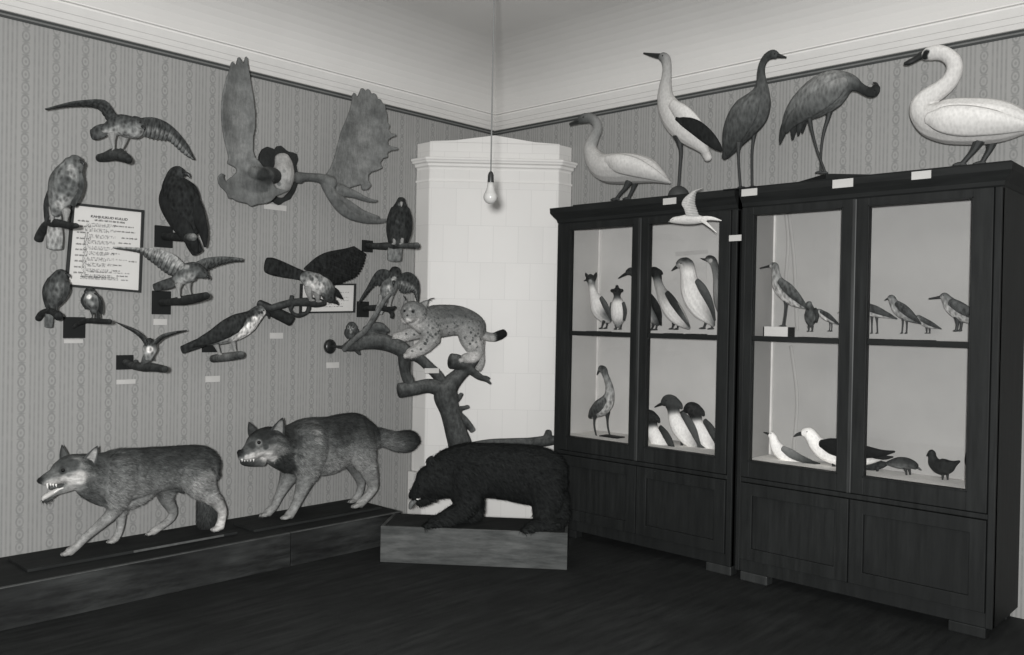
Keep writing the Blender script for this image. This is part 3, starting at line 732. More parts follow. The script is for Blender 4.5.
body = mb.build('body', 'fur', w2, vox=.006, smooth=3, fur=(31000, .034, .0024, .16, (0, 1., -.55), (.45, 1.5), [(254, 450, 22, .22), (250, 428, 12, .2), (280, 424, 10, .2), (284, 500, 26, .25), (362, 492, 20, .25), (300, 488, 12, .35)]),
   paint=[(266, 456, 6, 188), (259, 456, 4.6, 190), (252, 456.4, 3.8, 182), (247, 457, 2.6, 172), (272, 459, 5.4, 180), (266, 447, 3, 60), (252, 445, 4, 52), (258.8, 442.6, 3.4, 108), (279, 428, 3.4, 128), (280.5, 423.5, 2.4, 120), (283, 462, 9, 44), (290, 468, 7, 46), (295, 440, 7, 50), (270, 432, 5, 46), (316, 432, 4, 120), (318, 440, 4, 116), (262, 434, 6, 44), (345, 420, 8, 48), (325, 424, 8, 54)])
ear(w2, fr, (254, 435), (248.6, 421.6), 5.2, 46, 56, 4, 2); ear(w2, fr, (276, 437), (282.6, 417.4), 7.6, 50, 122, 17, 24)
eye_on(body, 258.8, 442.6, 2.1, w2)
tb = MB()
for i, px in enumerate((242, 244.5, 247.5, 250.5, 253.5)):
    tb.loft(fr, [(px, 459.2, 1., 1, None, 25-i*.6), (px+.2, 461.4, .3, 1, None, 25-i*.6)], 6, 2)
tb.build('teeth', 'teeth', w2)
MB().loft(fr, [(368, 435, 8, 56, 90, 0), (377, 436.6, 9, 66, 96, 0), (387, 439, 9, 78, 104, 0), (396, 441.5, 10, 60, 90, 0), (405, 441.5, 11, 42, 62, 0), (412, 441, 9.5, 34, 40, 0), (416, 441.5, 5, 32, 34, 0)], 14, 5, .9).build('tail', 'fur', w2, vox=.006, smooth=2, fur=(6500, .035, .002, .22, (0, 1, -.1)))

# --- bear
nb = Vector((.688, -.725, 0)); mid = (pA+pB)/2
br = thing('bear', 'mounted black bear walking with lowered head on the grey box pedestal', 'bear', Vector((mid.x-.12, mid.y+.17, .222)))
fb = turned(nb, Vector((mid.x-.14, mid.y+.17, .5)), -3)
Z0 = .221; mb = MB(); B0, B1 = 31, 27
mb.loft(fb, [(554, 487, 17, B0, B1), (545, 478, 28, B0, B1), (530, 475, 30, B0, B1), (510, 472, 28.5, B0, B1), (488, 470.5, 27.5, B0, B1), (468, 471, 28.5, B0, B1), (452, 473, 25.5, B0, B1, 4), (442, 478, 21.5, B0, B1, 8), (433, 482, 18, B0, B1, 10)], 18, 5, .78)
mb.loft(fb, [(440, 480, 19, B0, B1, 8), (430, 482, 17, B0+2, B1, 12), (424, 487, 12.5, B0+4, B1, 14), (418, 492, 8.5, 32, 28, 15), (413.4, 495.5, 6., 34, 30, 16)], 14, 5, .9)
mb.ball(fb.p(411.6, 495.6, 17), 3.4*depth(fb.p(411, 495))/F, 18)
mb.loft(fb, [(432, 496, 6, B1, B1, 12), (424, 501.5, 4, B1, B1, 14), (417.5, 503.4, 3, B1, B1, 15)], 10, 4)
mb.loft(fb, [(431, 469, 4, B0, B0, 18, .6), (430.8, 461.5, 5.6, B0, B0, 19, .5), (431.5, 456.8, 3., B0, B0, 19, .5)], 10, 4); mb.loft(fb, [(441, 466, 4, B0, B0, -6, .6), (440, 457, 5, B0, B0, -6, .5)], 10, 4)
mb.loft(fb, [(466, 470, 22, B0, B1, 10), (466, 488, 20, B0, B1, 11), (468, 502, 15, B0, B1, 11)], 14, 4, .8)
mb.loft(fb, [(542, 478, 23, B0, B1, 10), (546, 498, 17, B0, B1, 12), (545, 512, 13, B0, B1, 12)], 14, 4, .8)
legs(mb, fb, [(468, 498, 16, B0), (462, 510, 11.5, B0), (450, 516.5, 9.5, B0), (439, 521, 7.2, B0), (431.5, 523.4, 5.6, B0)], 10, Z0, toes=5)
legs(mb, fb, [(472, 492, 14, B0), (475, 506, 9.5, B0), (475, 515, 7.5, B0), (469, 517.5, 6, B0)], -14, Z0, toes=5)
legs(mb, fb, [(545, 506, 14, B0), (542, 518, 10, B0), (538, 525, 7.5, B0), (529, 527.6, 5.5, B0)], 12, Z0, toes=5)
legs(mb, fb, [(553, 500, 17, B0), (559, 514, 11, B0), (557, 523, 7.5, B0), (551, 525.4, 5.6, B0)], -12, Z0, toes=5)
body = mb.build('body', 'bear', br, vox=.009, smooth=3, fur=(22000, .04, .003, .2, (.62, .6, -.8)))
eye_on(body, 419.6, 484.6, 1.7, br)
MB().loft(fb, [(420, 498.6, .7, 1, None, 19), (418, 499.2, .9, 1, None, 19.5), (416.4, 499, .4, 1, None, 19.5)], 8, 3).build('teeth', 'teeth', br)
MB().loft(fb, [(415, 500.5, 2.4, 1, None, 17, .6), (411.5, 504, 2.8, 1, None, 18, .6), (410, 508.6, 1.6, 1, None, 18, .6)], 8, 3).build('tongue', plain('dark tongue', 84, .5), br)

# --- lynx and its tree
fx = turned((1, 0, 0), Vector((.50, -1.02, 1.4)), -22)
T1, T0 = 80, 50
tr = thing('tree_stand', 'forked dead tree rising behind the bear and carrying the lynx', 'tree stand', fx.p(462, 520))
mb = MB()
mb.loft(fx, [(471, 520, 13, 60, 50), (462, 455, 12.5, 70, 60), (456, 432, 11, T1, T0), (450, 412, 10, T1, T0), (446, 396, 12.5, T1, T0), (449, 386, 10, T1, T0), (458, 376, 7.6, T1, T0), (468, 367, 6.2, T1, T0), (476, 359, 4, T1, T0)], 14, 6)
mb.loft(fx, [(447, 391, 9, T1, T0), (430, 386, 7.4, T1, T0), (414, 388.5, 7.2, T1, T0), (399, 390.5, 7.8, T1, T0)], 14, 6, cap=.15)
mb.loft(fx, [(450.5, 361, 8, T1, T0, 4), (459, 362.5, 7.5, T1, T0, 4), (469, 369, 4.8, T1, T0, 4), (479, 376.5, 3.6, T1, T0, 4), (486, 380, 2.2, T1, T0, 4), (491, 384, 1.2, T1, T0, 4)], 12, 5, cap=.2)
mb.loft(fx, [(481, 377.5, 2.4, T1, T0, 4), (486, 377, 1.6, T1, T0, 4), (490, 378.5, .9, T1, T0, 4)], 8, 4)
mb.loft(fx, [(448, 404, 4, T1, T0), (457, 399.5, 3.2, T1, T0), (461.5, 394, 2.2, T1, T0)], 8, 4); mb.loft(fx, [(452, 412, 4, T1, T0), (461, 408.6, 2.8, T1, T0), (468.5, 407, 1.9, T1, T0)], 8, 4); mb.ball(fx.p(467, 406.5), .014, T1)
mb.loft(fx, [(456, 415, 6, T1, T0), (464, 420.5, 4.4, T1, T0), (470, 427, 3.6, T1, T0), (473, 431, 3.2, 120, 110)], 10, 5, cap=.2)
mb.build('trunk', 'bark', tr, vox=.006, smooth=2)
mb = MB()
fq = fx
mb.loft(fq, [(343, 348, 3, 60, 55, -22), (350, 346, 6, 66, 55, -19), (362, 342, 8, 74, 60, -15), (376, 341, 8.6, T1, T0, -9), (390, 344, 8.2, T1, T0, -6), (402, 349.5, 8, T1, T0, 0), (407, 356, 6, 66, 50, 0)], 14, 6)
mb.loft(fq, [(366, 331, 5.5, 74, 56, -14), (378, 327, 5.4, T1, T0, -10), (384, 329, 4, T1, T0, -9), (388, 331.5, 2.2, T1, T0, -8)], 10, 5); mb.loft(fq, [(354, 345, 5, 66, 55, -18), (358, 352, 2.2, 66, 50, -18), (360, 354.5, 1.4, 66, 50, -18)], 8, 4)
mb.loft(fq, [(400, 349, 7, T1, T0), (418, 357.5, 5.4, T1, T0), (428, 366, 5.2, T1, T0), (438, 376, 5.6, T1, T0), (443, 384, 5, T1, T0)], 12, 5)
mb.loft(fq, [(404, 352, 6.5, 60, 44), (404.5, 364, 6.2, 58, 44), (405.5, 374, 5.2, 66, 50), (408.5, 380, 5.8, 80, 56), (411, 385, 4, 80, 56)], 12, 5)
mb.build('limb', 'bark', tr, vox=.006, smooth=2)
MB().loft(fq, [(344, 350, 2.6, 92, 70, -18), (353, 341, 3, 96, 70, -12), (366.5, 329, 2.9, 100, 72, -4), (376, 314, 2.5, 104, 74, 2), (384, 301, 2.2, 108, 80, 5), (390, 294, 1.6, 108, 80, 6)], 10, 6).build('twig', 'bark', tr)
MB().loft(fq, [(338, 347, 1.6, 50, 50, -25), (346, 347.5, 2.2, 50, 50, -20)], 8, 3).build('bracket', 'horn', tr)
wq = LW(.0).p(330, 346)
mb = MB(); vs = []
for x_, r_ in ((.002, .042), (.02, .045), (.03, .043), (.036, .034), (.037, .001)):
    for a in range(28): vs.append((x_, wq.y-.012+r_*math.cos(2*PI*a/28), wq.z-.003+1.15*r_*math.sin(2*PI*a/28)))
mb.add(vs, [(i*28+a, i*28+(a+1) % 28, (i+1)*28+(a+1) % 28, (i+1)*28+a) for i in range(4) for a in range(28)]+[tuple(range(28))[::-1]], 0).build('wall_block', 'bakelite', tr)
p1, p2 = Vector((.033, wq.y-.012, wq.z)), fq.p(341, 347, -24)
MB().loft3([(p1, .009, 45, 45, 1), (p2, .009, 45, 45, 1)], (0, 0, 1), 8, 4).build('bracket', 'horn', tr)
mb = MB(); mb.loft(fx, [(466, 447, 4, T1, T0, 3), (488, 443.5, 4.4, T1, T0, 3), (510, 443, 5, T1, T0, 3), (530, 442.5, 5.2, T1, T0, 3), (546, 441, 5.6, T1, T0, 3), (556, 440, 4.6, T1, T0, 3)], 10, 5)
mb.loft(fx, [(546, 441, 4.6, T1, T0, 3), (548, 435, 4.2, T1, T0, 3), (548.5, 431.5, 3.4, T1, T0, 3)], 10, 4); mb.build('low_branch', 'bark', tr, vox=.006, smooth=2)
a = fx.p(424.5, 371, 8); card(Fr(fx.n, fx.n.dot(a)), 424.5, 368.2, 439, 373.2, 'white card stuck on the fork of the tree below the lynx', 'white cards on the tree')

ly = thing('lynx', 'mounted spotted lynx with tufted ears and black tail tip, stepping along the tree limb', 'lynx', fx.p(450, 355))
mb = MB(); L1, L0 = 92, 134
mb.loft(fx, [(478, 333, 9.5, L1, L0, 2), (474, 327.5, 13, L1, L0, 2), (466, 323.2, 14.4, L1-6, L0), (455, 320.4, 15.3, L1-8, L0-8), (441, 321, 16.5, L1-8, L0-4), (430, 322, 16.5, L1-2, L0, 4), (421, 319.5, 13, L1+6, L0+6, 8), (414, 315.5, 11, L1+14, L0+10, 10)], 16, 5, .82)
mb.loft(fx, [(418, 314.5, 12, L1+10, 140, 10), (411.4, 313.2, 12.2, 104, 150, 13), (409, 316.5, 7.6, 118, 160, 18), (408.2, 319, 5, 125, 165, 21.5)], 14, 5, .95)
mb.ball(fx.p(404.5, 320, 10), .026, 160); mb.loft(fx, [(414, 318, 6, 150, 175, 12), (415.5, 324, 5, 165, 175, 11), (417, 329, 2.6, 150, 160, 9)], 10, 4)
for q in ([(427, 301, .9), (431, 298.6, .6), (434, 298, .3)], [(406, 301, .8), (404.6, 297.5, .5), (403.6, 295.6, .25)]): mb.loft(fx, [(a, b, max(c, .7), 25, None, 8 if a > 415 else 2) for a, b, c in q], 6, 4)
mb.loft(fx, [(430, 318, 14, L1, L0, 6), (431, 332, 12, 108, 136, 8), (430, 340, 9, 122, 140, 8)], 12, 4, .8)
mb.loft(fx, [(471, 325, 13, L1, 128, 5), (470.5, 336, 13, 122, 140, 7), (473.5, 347, 9.5, 128, 140, 7)], 12, 4, .8)
LK = 7
def lleg(pts, o0, o1, toes=True):
    n = len(pts); mb.loft(fx, [(a[0], a[1], a[2], a[3], a[3], o0+(o1-o0)*i/(n-1)) for i, a in enumerate(pts)], 10, 5)
    q = pts[-1]
    for s in (-1, 0, 1): mb.loft(fx, [(q[0], q[1]+s*.6, q[2]*.5, q[3], None, o1+s*q[2]*.6), (q[0]-q[2]*.8, q[1]+q[2]*.3+s*.6, q[2]*.5, q[3], None, o1+s*q[2]*.7)], 8, 3)
lleg([(432, 337, 10, 126), (424, 346, 8, 140), (416, 351, 6.4, 152), (409.5, 354, 5.6, 156)], 8, 8)
lleg([(426, 329, 9.5, 150), (413, 333, 7.2, 140), (403, 336, 6.2, 152), (395, 338.4, 5.6, 156)], -6, -6)
lleg([(474, 344, 10.5, 160), (476.5, 351, 8, 140), (473, 357, 6, 172), (464, 358.6, 5, 152)], 7, 8)
lleg([(477, 342, 9, 150), (479.5, 352, 5.5, 160), (480.5, 362, 4.6, 140), (478, 368.5, 4.4, 140)], -6, -2)
spots = [(421, 334, 1), (414, 334, 1.1), (406, 334, 1), (416, 330.5, .9), (425, 344, 1.6), (420, 349, 1.2), (413, 351, 1), (427, 340, 1.2), (436, 334, 1.4), (433, 328, 1.2), (438, 326, 1.1), (431, 335, 1.3), (440, 331, 1), (428, 333, 1), (471, 333, 1.1), (475, 336, 1.1), (472, 340, 1.2), (478, 334, 1), (476, 342, 1.1), (470, 344, 1.1), (480, 339, 1), (474, 330, .9), (479, 329, .9), (476, 347, 1), (483, 343, 1), (473, 337, .8), (445, 318, .9), (452, 316, .9), (459, 315, .9), (466, 316, .9), (439, 319, .9), (472, 322, .9), (463, 323, .9), (455, 324, .9), (447, 327, .9), (480, 322, .9), (469, 327, .8), (432, 314, .9), (426, 315, .8)]
body = mb.build('body', 'lynx', ly, vox=.0048, smooth=3, fur=(16000, .018, .0016, .18, (.6, .45, -.5)),
   paint=[(a+RNG.normal(0, .5), b+RNG.normal(0, .5), r*1.05, 50+RNG.integers(0, 30)) for a, b, r in spots]+[(RNG.uniform(423, 486), RNG.uniform(308, 344), RNG.uniform(.6, 1.), 66+RNG.integers(0, 24)) for _ in range(110)]+[(408, 320, 2.2, 180), (412, 321, 3, 165), (407.2, 315.4, 1.1, 40), (404.6, 310.5, 2., 70), (413.2, 311.4, 1.9, 60), (410, 309, 1.4, 150), (404.8, 308.4, 1., 140), (407, 308.5, 1.4, 90), (416, 326, 3.4, 160), (450, 306.5, 4, 96), (465, 308.5, 5, 100), (475, 312, 5, 104), (440, 306, 4, 98), (409.5, 322, .9, 70), (424.5, 303, 1.6, 150)])
ear(ly, fx, (420, 309), (428.6, 299.6), 4.8, 96, 128, 9, 9, 'lynx'); ear(ly, fx, (406.4, 309), (405.2, 298.8), 3.8, 96, 128, 2, 2, 'lynx')
eye_on(body, 404.9, 311, 1.25, ly); eye_on(body, 412.6, 311.8, 1.3, ly)
mb = MB(); mb.loft(fx, [(479, 333, 5, 118, 150, 2), (487, 336.5, 4.6, 122, 150, 2), (493.6, 337.2, 4.6, 122, 145, 2), (495, 337, 4.7, 26, 26, 2), (500, 335, 4.9, 24, 24, 2), (504, 333, 4.2, 24, 24, 2)], 12, 5, .95); mb.build('tail', 'lynx', ly, vox=.004, smooth=1, fur=(3000, .012, .001, .15, (.6, .5, 0)))

# ------------------------------------------------------------------ moose antlers
an = thing('moose_antlers', 'wide pair of palmate moose antlers with skull, mounted on the wallpaper', 'antlers', LW(.02).p(277, 180))
fa = LW(.13)
q = [(258, 155), (261, 149.5), (265.5, 147), (270, 148.6), (273.5, 150), (275.5, 146.6), (279, 146), (282, 148.6), (286, 151.8), (291, 152.8), (295, 154.6), (296.2, 160), (294.4, 166), (296, 174), (295.8, 184), (293, 192), (288.4, 199.5), (281.5, 202.6), (277.5, 205.5), (272, 202), (266, 199), (262, 190), (259, 176), (257, 165)]
MB().slab(LW(.004), q, .03, 40).build('shield', 'antler', an, vox=.004, smooth=2)
mb = MB(); S1, S0 = 158, 128
mb.loft(fa, [(282, 158, 8, S1, S0, -2, .8), (284, 166, 10, S1, S0, 0, .8), (283.5, 176, 11.5, S1, S0, 2, .8), (282, 187, 9, S1, S0, 0, .8), (280, 195, 4.6, S1, S0, -2, .8)], 14, 5)
mb.loft(fa, [(283, 176, 7, S1, S0, 0), (292, 177, 5, 135, 110, 0), (298, 178, 5, 110, 90, 0)], 10, 4); mb.loft(fa, [(280, 173, 7, S1, S0, 0), (272, 174, 6, 110, 80, 2), (264, 175, 5.5, 90, 70, 5)], 10, 4)
mb.build('skull', 'antler', an, vox=.004, smooth=2, paint=[(277, 174, 3.4, 66), (279, 184, 2.2, 96), (284, 171, 2, 120)])
def curve_to(fr, f): 
    def post(p):
        x, y = proj(p); return fr.at(x, y, fr.n.dot(p)+f(x, y))-p
    return post
fl = LW(.22); A1, A0 = 100, 84
lpal = [(262, 169), (258.5, 163), (253, 158), (250.5, 150), (251, 138), (253.3, 126), (253, 112), (252, 98), (249.5, 84), (248.2, 73), (247.2, 70), (246.6, 63), (245.8, 57), (244.4, 57), (243.2, 62), (242, 66.5), (240.6, 64), (239, 58), (237, 57.5), (235.6, 62), (235, 67), (233.4, 65), (231.6, 61.5), (229.8, 64), (228.6, 70), (225.4, 78), (222, 92), (220, 107), (220.6, 122), (223, 139), (226.4, 152), (228, 159), (226.4, 161.5), (226.6, 164.2), (231, 166), (235.5, 169), (236, 172)]
lbrow = [(262, 167), (250, 166), (238, 169), (234.5, 173.5), (230, 178), (225, 182), (222.8, 181), (221.4, 177), (222.5, 173.6), (220, 173.4), (216.8, 177), (217.2, 182.6), (219.4, 187), (223.6, 190.6), (226, 194), (227.8, 199), (231, 198.6), (235, 201.4), (240, 202.6), (246, 204), (249.5, 206.8), (253, 205.8), (258, 204), (265, 203.8), (270, 201.4), (274, 196), (284, 192.6), (288, 190.5), (280, 190.4), (274, 188), (270, 182), (270, 174)]
mb = MB(); mb.slab(fl, lpal, .022, A1); mb.slab(fl, lbrow, .022, 92)
mb.loft(fl, [(274, 176, 8, 62, 50, -16), (268, 175, 8.5, 60, 50, -6), (260, 174, 7, 84, 70, 2), (250, 172, 6, A1, A0, 2)], 12, 5)
mb.build('antler', 'antler', an, vox=.0055, smooth=5, post=curve_to(fl, lambda x, y: .0007*min(60, max(0, 175-y))+.00013*(min(x, 256)-237)**2), paint=[(238, 70, 16, 88), (222, 120, 10, 90), (250, 120, 7, 92), (228, 192, 12, 90), (240, 120, 9, 108), (240, 150, 10, 110), (263, 176, 7, 46), (266, 172, 5, 50), (268, 180, 5, 50)])
fr2 = LW(.17)
rpal = [(318, 177), (324.5, 175), (329.5, 168), (333.5, 158), (337, 144), (340, 132), (345, 120), (348.6, 111), (351, 101), (351.4, 95), (353, 92.8), (354.8, 94), (355, 98), (357.4, 95), (360, 88.6), (362, 88.2), (364.4, 91), (366.5, 89), (368.6, 90), (370, 94), (373, 93.2), (375.4, 95), (376, 99), (379.6, 99.4), (381, 103), (384, 104.4), (384.4, 109.5), (386, 115.5), (386, 122), (389, 125.6), (387, 129.5), (390, 133.6), (394.8, 133.8), (394.8, 136.2), (390, 138), (386.4, 141), (387, 145), (391, 146.6), (397, 147.6), (396.6, 150), (390, 151), (386, 153), (386.6, 157.2), (382, 158.6), (379, 163), (381.4, 168), (376, 170.6), (370.5, 172.4), (367, 175.4), (367.4, 181), (370.4, 185.4), (366.8, 190), (361.4, 190.6), (360, 187), (362, 184), (357, 185.6), (349, 188), (338, 191), (326, 187), (318, 181)]
mb = MB(); mb.slab(fr2, rpal, .02, A1)
mb.loft(fr2, [(297, 178, 5.8, 90, 74, -3), (300, 177.6, 6.2, 84, 70, -3), (304, 177, 4.6, 88, 72, 0), (313, 177.4, 4.4, 92, 76, 2), (322, 179, 5.4, A1, A0, 2), (331, 184, 8, A1, A0, 2)], 12, 5)
mb.loft(fr2, [(326, 184, 6.5, A1, A0, 3), (333, 196, 7, A1, A0, 5), (341, 207, 6.8, 96, 80, 8), (351, 214.5, 5.8, 94, 78, 10), (366, 219.5, 4.2, 96, 80, 12), (380, 221, 2.8, 104, 84, 12), (388, 219.8, 1.6, 108, 90, 12)], 10, 5, .6)
mb.loft(fr2, [(336, 198, 6, A1, A0, 5), (350, 206, 5, A1, A0, 9), (362, 213, 4, 96, 80, 11), (374, 216.6, 2.6, 100, 84, 13), (379, 217, 1.4, 104, 84, 13)], 10, 5, .6)
mb.loft(fr2, [(338, 190, 7, A1, A0, 3), (352, 193.5, 4.6, A1, A0, 6), (364, 198.5, 3, 96, 80, 10), (373, 201, 2, 96, 84, 13), (377.5, 200.8, 1.2, 96, 84, 13)], 10, 5, .7)
mb.build('antler', 'antler', an, vox=.0055, smooth=4, post=curve_to(fr2, lambda x, y: .00005*(max(x, 330)-345-(140-y)*.12)**2*min(1, max(0, (200-y)/16))), paint=[(350, 105, 12, 86), (342, 130, 9, 88), (378, 110, 10, 90), (384, 140, 8, 92), (365, 135, 10, 110), (360, 160, 12, 108), (352, 215, 3, 74), (340, 203, 4, 80)])

# ------------------------------------------------------------------ birds
def foot(mb, fr, x, y, o, face, L, r, g=0):
    for a, b, c in ((face*L, L*.12, -L*.45), (face*L*1.1, L*.15, 0), (face*L, L*.12, L*.45), (-face*L*.5, L*.08, 0)):
        mb.loft(fr, [(x, y, r*.9, g, None, o), (x+a*.55, y+b*.3, r*.8, g, None, o+c*.6), (x+a, y+b, r*.45, g, None, o+c)], 6, 3)
def bird(name, label, cat, fr, body, mat='feather', extra=(), bill=None, billmat='horn', legs=(), legmat='leg_dark', toe=0, face=-1, eyes=(), er=.9, eyemat='eye',
         folds=(), spreads=(), tail=None, tailk=.3, vox=.004, k=.85, paint=(), group=None, stand=None, thigh=None, smooth=3, at=None, foldmat=None, legs_k=.78):
    b = at or (legs[0][-1][:2] if legs else body[-1][:2])
    t = thing(name, label, cat, fr.p(*b), group)
    if fr.n.y < -.9 and fr.p(*b).z < 2.1:  # behind glass: pale plumage lightened to make up for the dimmer light
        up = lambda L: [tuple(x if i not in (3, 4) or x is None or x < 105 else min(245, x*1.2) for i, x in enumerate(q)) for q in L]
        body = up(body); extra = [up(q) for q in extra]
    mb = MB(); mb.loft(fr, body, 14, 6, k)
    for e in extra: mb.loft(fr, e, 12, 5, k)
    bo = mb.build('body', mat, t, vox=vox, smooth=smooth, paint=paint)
    if bill:
        for bl_ in (bill if isinstance(bill[0], list) else [bill]): MB().loft(fr, bl_, 10, 5, .8, .4).build('bill', billmat, t)
    for l in legs:
        m = MB(); ls = legs_k
        m.loft(fr, [(q[0], q[1], q[2]*(ls if i_ else 1), 0, None, q[3] if len(q) > 3 else 0) for i_, q in enumerate(l)], 8, 4)
        q = l[-1]
        if toe: foot(m, fr, q[0], q[1], q[3] if len(q) > 3 else 0, face, toe, max(.7, q[2]*.8))
        m.build('leg', legmat, t, vox=.0022 if toe else None, smooth=1)
    for f in folds:
        MB().loft(fr, f, 12, 6, .4).build('wing', foldmat or mat, t)
    for s in spreads: MB().wing(fr, **s).build('wing', mat, t)
    if tail: MB().loft(fr, tail, 12, 5, tailk, .25).build('tail', mat, t)
    for e in eyes: eye_on(bo, e[0], e[1], er, t, eyemat)
    if stand:
        x0, x1, zs, mt, hh = stand; a, c = fr.p(x0, b[1]), fr.p(x1, b[1])
        MB().box((a.x, -(fr.k+.045), zs), (c.x, -(fr.k-.045), zs+hh), 0, .002).build('stand', mt, t, flat=True)
    return t
def perch(label, wall_px, pts, plate=None, group='wall perches', cut=None, stub=()):
    """a branch that runs straight out from the wall; returns its plane"""
    w0 = LW(.0).p(*wall_px); fq = Fr((0, -1, 0), -w0.y)
    t = thing('wall_perch', label, 'perch', LW(.0).p(*wall_px), group)
    if plate:
        x0, y0, x1, y1 = plate; ym = (y0+y1)/2; a, b = LW(.0).p(x0, ym), LW(.0).p(x1, ym); z0, z1 = LW(0).p((x0+x1)/2, y1).z, LW(0).p((x0+x1)/2, y0).z
        MB().box((.002, a.y, z0), (.02, b.y, z1), 0, .002).build('mount_plate', 'black_board', t, flat=True)
    rows = []
    for i, (px, py, r, g) in enumerate(pts):
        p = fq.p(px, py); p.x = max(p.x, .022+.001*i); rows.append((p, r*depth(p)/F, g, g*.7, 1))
    mb = MB(); mb.loft3(rows, (0, -1, 0), 12, 6, .25)
    for s in stub: mb.loft(fq, s, 10, 4, 1., .3)
    mb.build('branch', 'bark', t, vox=.004, smooth=2)
    return fq
def spot(fq, px, py): return facing(fq.p(px, py))

# 1 hawk in flight, upper left
fq = perch('gnarled knot of wood under the flying hawk at the upper left', (98, 158), [(98, 158.5, 4.2, 60), (106, 157, 5, 66), (115, 154.5, 6.2, 72), (124, 157, 5.4, 62), (129, 160.5, 3.6, 40)], stub=[[(113, 154, 3, 64, None), (112, 149.5, 2.2, 60)], [(120, 154, 3, 60), (121.5, 149.5, 2.4, 56)]])
f = LW(max(.16, fq.p(117, 150).x))
bird('hawk', 'dark hawk with long wings spread wide, highest and farthest left on the wall', 'bird', f,
     [(103, 130, 3.5, 62, 120), (110, 128, 7.5, 60, 120), (119, 125.5, 11, 56, 112, 2), (129, 127, 11.5, 56, 105, 6), (135, 129, 9.5, 58, 110, 10), (139, 127, 6.5, 60, 110, 13)],
     extra=[[(134, 122, 6.5, 50, 90, 12), (138.5, 123, 6, 52, 100, 16), (141.5, 125.5, 4, 55, 110, 19)]], bill=[(142.5, 126.2, 2, 0, None, 21), (144.2, 128, 1.4, 0, None, 23), (144.2, 130, .5, 0, None, 23)], eyes=[(140, 122.5)],
     legs=[[(112, 134, 5), (112.5, 140, 3.6), (113.5, 147, 1.8), (113.5, 150, 1.6)], [(124, 137, 5), (124, 142, 3.4), (122, 148, 1.8), (121.5, 150, 1.6)]], legmat='leg_pale', toe=3.2, face=1,
     spreads=[dict(lead=[(118, 117, 2), (113, 109.5, 4), (106.5, 101, 6), (98, 99.2, 4), (88, 99.6, 0), (70, 101.8, -4), (44.5, 108.6, -8)], trail=[(110, 126, -2), (104, 117, -6), (98.5, 110, -8), (90, 107.5, -10), (80, 107, -10), (66, 107.6, -11), (46, 110.4, -10)], nf=9, g=58, gt=46, gcov=52, thick=1.2, sc=.1),
              dict(lead=[(134, 121, 8), (141, 118, 10), (150, 117, 8), (158, 118.4, 5), (167, 122.5, 2), (176, 130, -1), (186.5, 143, -4), (195.4, 159.5, -8)], trail=[(134, 134, 4), (143, 136.5, 2), (152, 139.5, 0), (162, 140.8, -2), (169, 142, -4), (177, 149, -5), (185, 155.6, -6), (193, 160, -8)], nf=11, g=118, gt=64, gcov=60, thick=1.2, sc=.2, edge=.5)],
     tail=[(108, 128, 5, 55, 60, -3), (101, 131, 6.5, 58, 66, -5), (95, 134, 6, 50, 55, -7), (91.5, 134.5, 5, 45, 50, -8)], tailk=.2)

# 2 large perched hawk
fq = perch('forked branch under the large perched hawk by the notice', (37, 240), [(36, 240, 4.4, 52), (41, 233, 4.2, 56), (48, 224.5, 4.6, 58), (58, 223.2, 4.2, 50), (68, 225.4, 3.6, 46), (76.5, 225.8, 2.8, 40)])
f = spot(fq, 57, 220)
bird('hawk', 'large pale-breasted hawk perched upright with its back hunched, beside the framed notice', 'bird', f,
     [(55.5, 214, 5, 92), (58, 206, 9, 96), (61.5, 196, 13.5, 88), (66, 184, 16.4, 84), (69, 175, 14.5, 84), (72.5, 167, 10.8, 88), (75, 161.5, 9, 80), (76, 158.6, 6, 66)], k=.85,
     bill=[(81.5, 161.5, 1.8, 0, None, 5), (83.4, 163.5, 1.3, 0, None, 5), (83.4, 166, .5, 0, None, 5)], eyes=[(80, 160.2)],
     legs=[[(53.5, 208, 4.6), (52.5, 214, 4.2), (52, 219.5, 2), (52.4, 222, 1.8)], [(66, 210, 4.6), (66, 216, 3.8), (66, 221, 2), (66, 223.5, 1.8)]], legmat='leg_pale', toe=3, face=1,
     folds=[[(66, 171, 5, 52, 46, 4), (59, 179, 7.5, 48, 44, 4), (54.4, 191, 7, 46, 42, 4), (48.8, 203, 5.4, 44, 40, 2), (46.8, 215, 3.2, 42, 38, 0), (46, 221, 1.6, 42, 38, 0)], [(78.6, 174, 4, 70, 62, 3), (80.6, 184, 3.6, 62, 56, 3), (78, 195, 3.6, 58, 52, 2), (73, 205, 2.6, 54, 50, 2)]],
     tail=[(56, 212, 5, 110, None, -6), (55, 224, 7, 130, None, -8), (54.6, 237, 8.4, 128, None, -9), (54.4, 248, 8, 112, None, -9)], tailk=.22,
     paint=[(71, 168, 4, 120), (73, 175, 4, 112), (66, 200, 6, 110), (62, 188, 5, 66), (70, 192, 5, 68), (67, 180, 4, 62), (60, 205, 5, 128), (74, 184, 3, 64)])

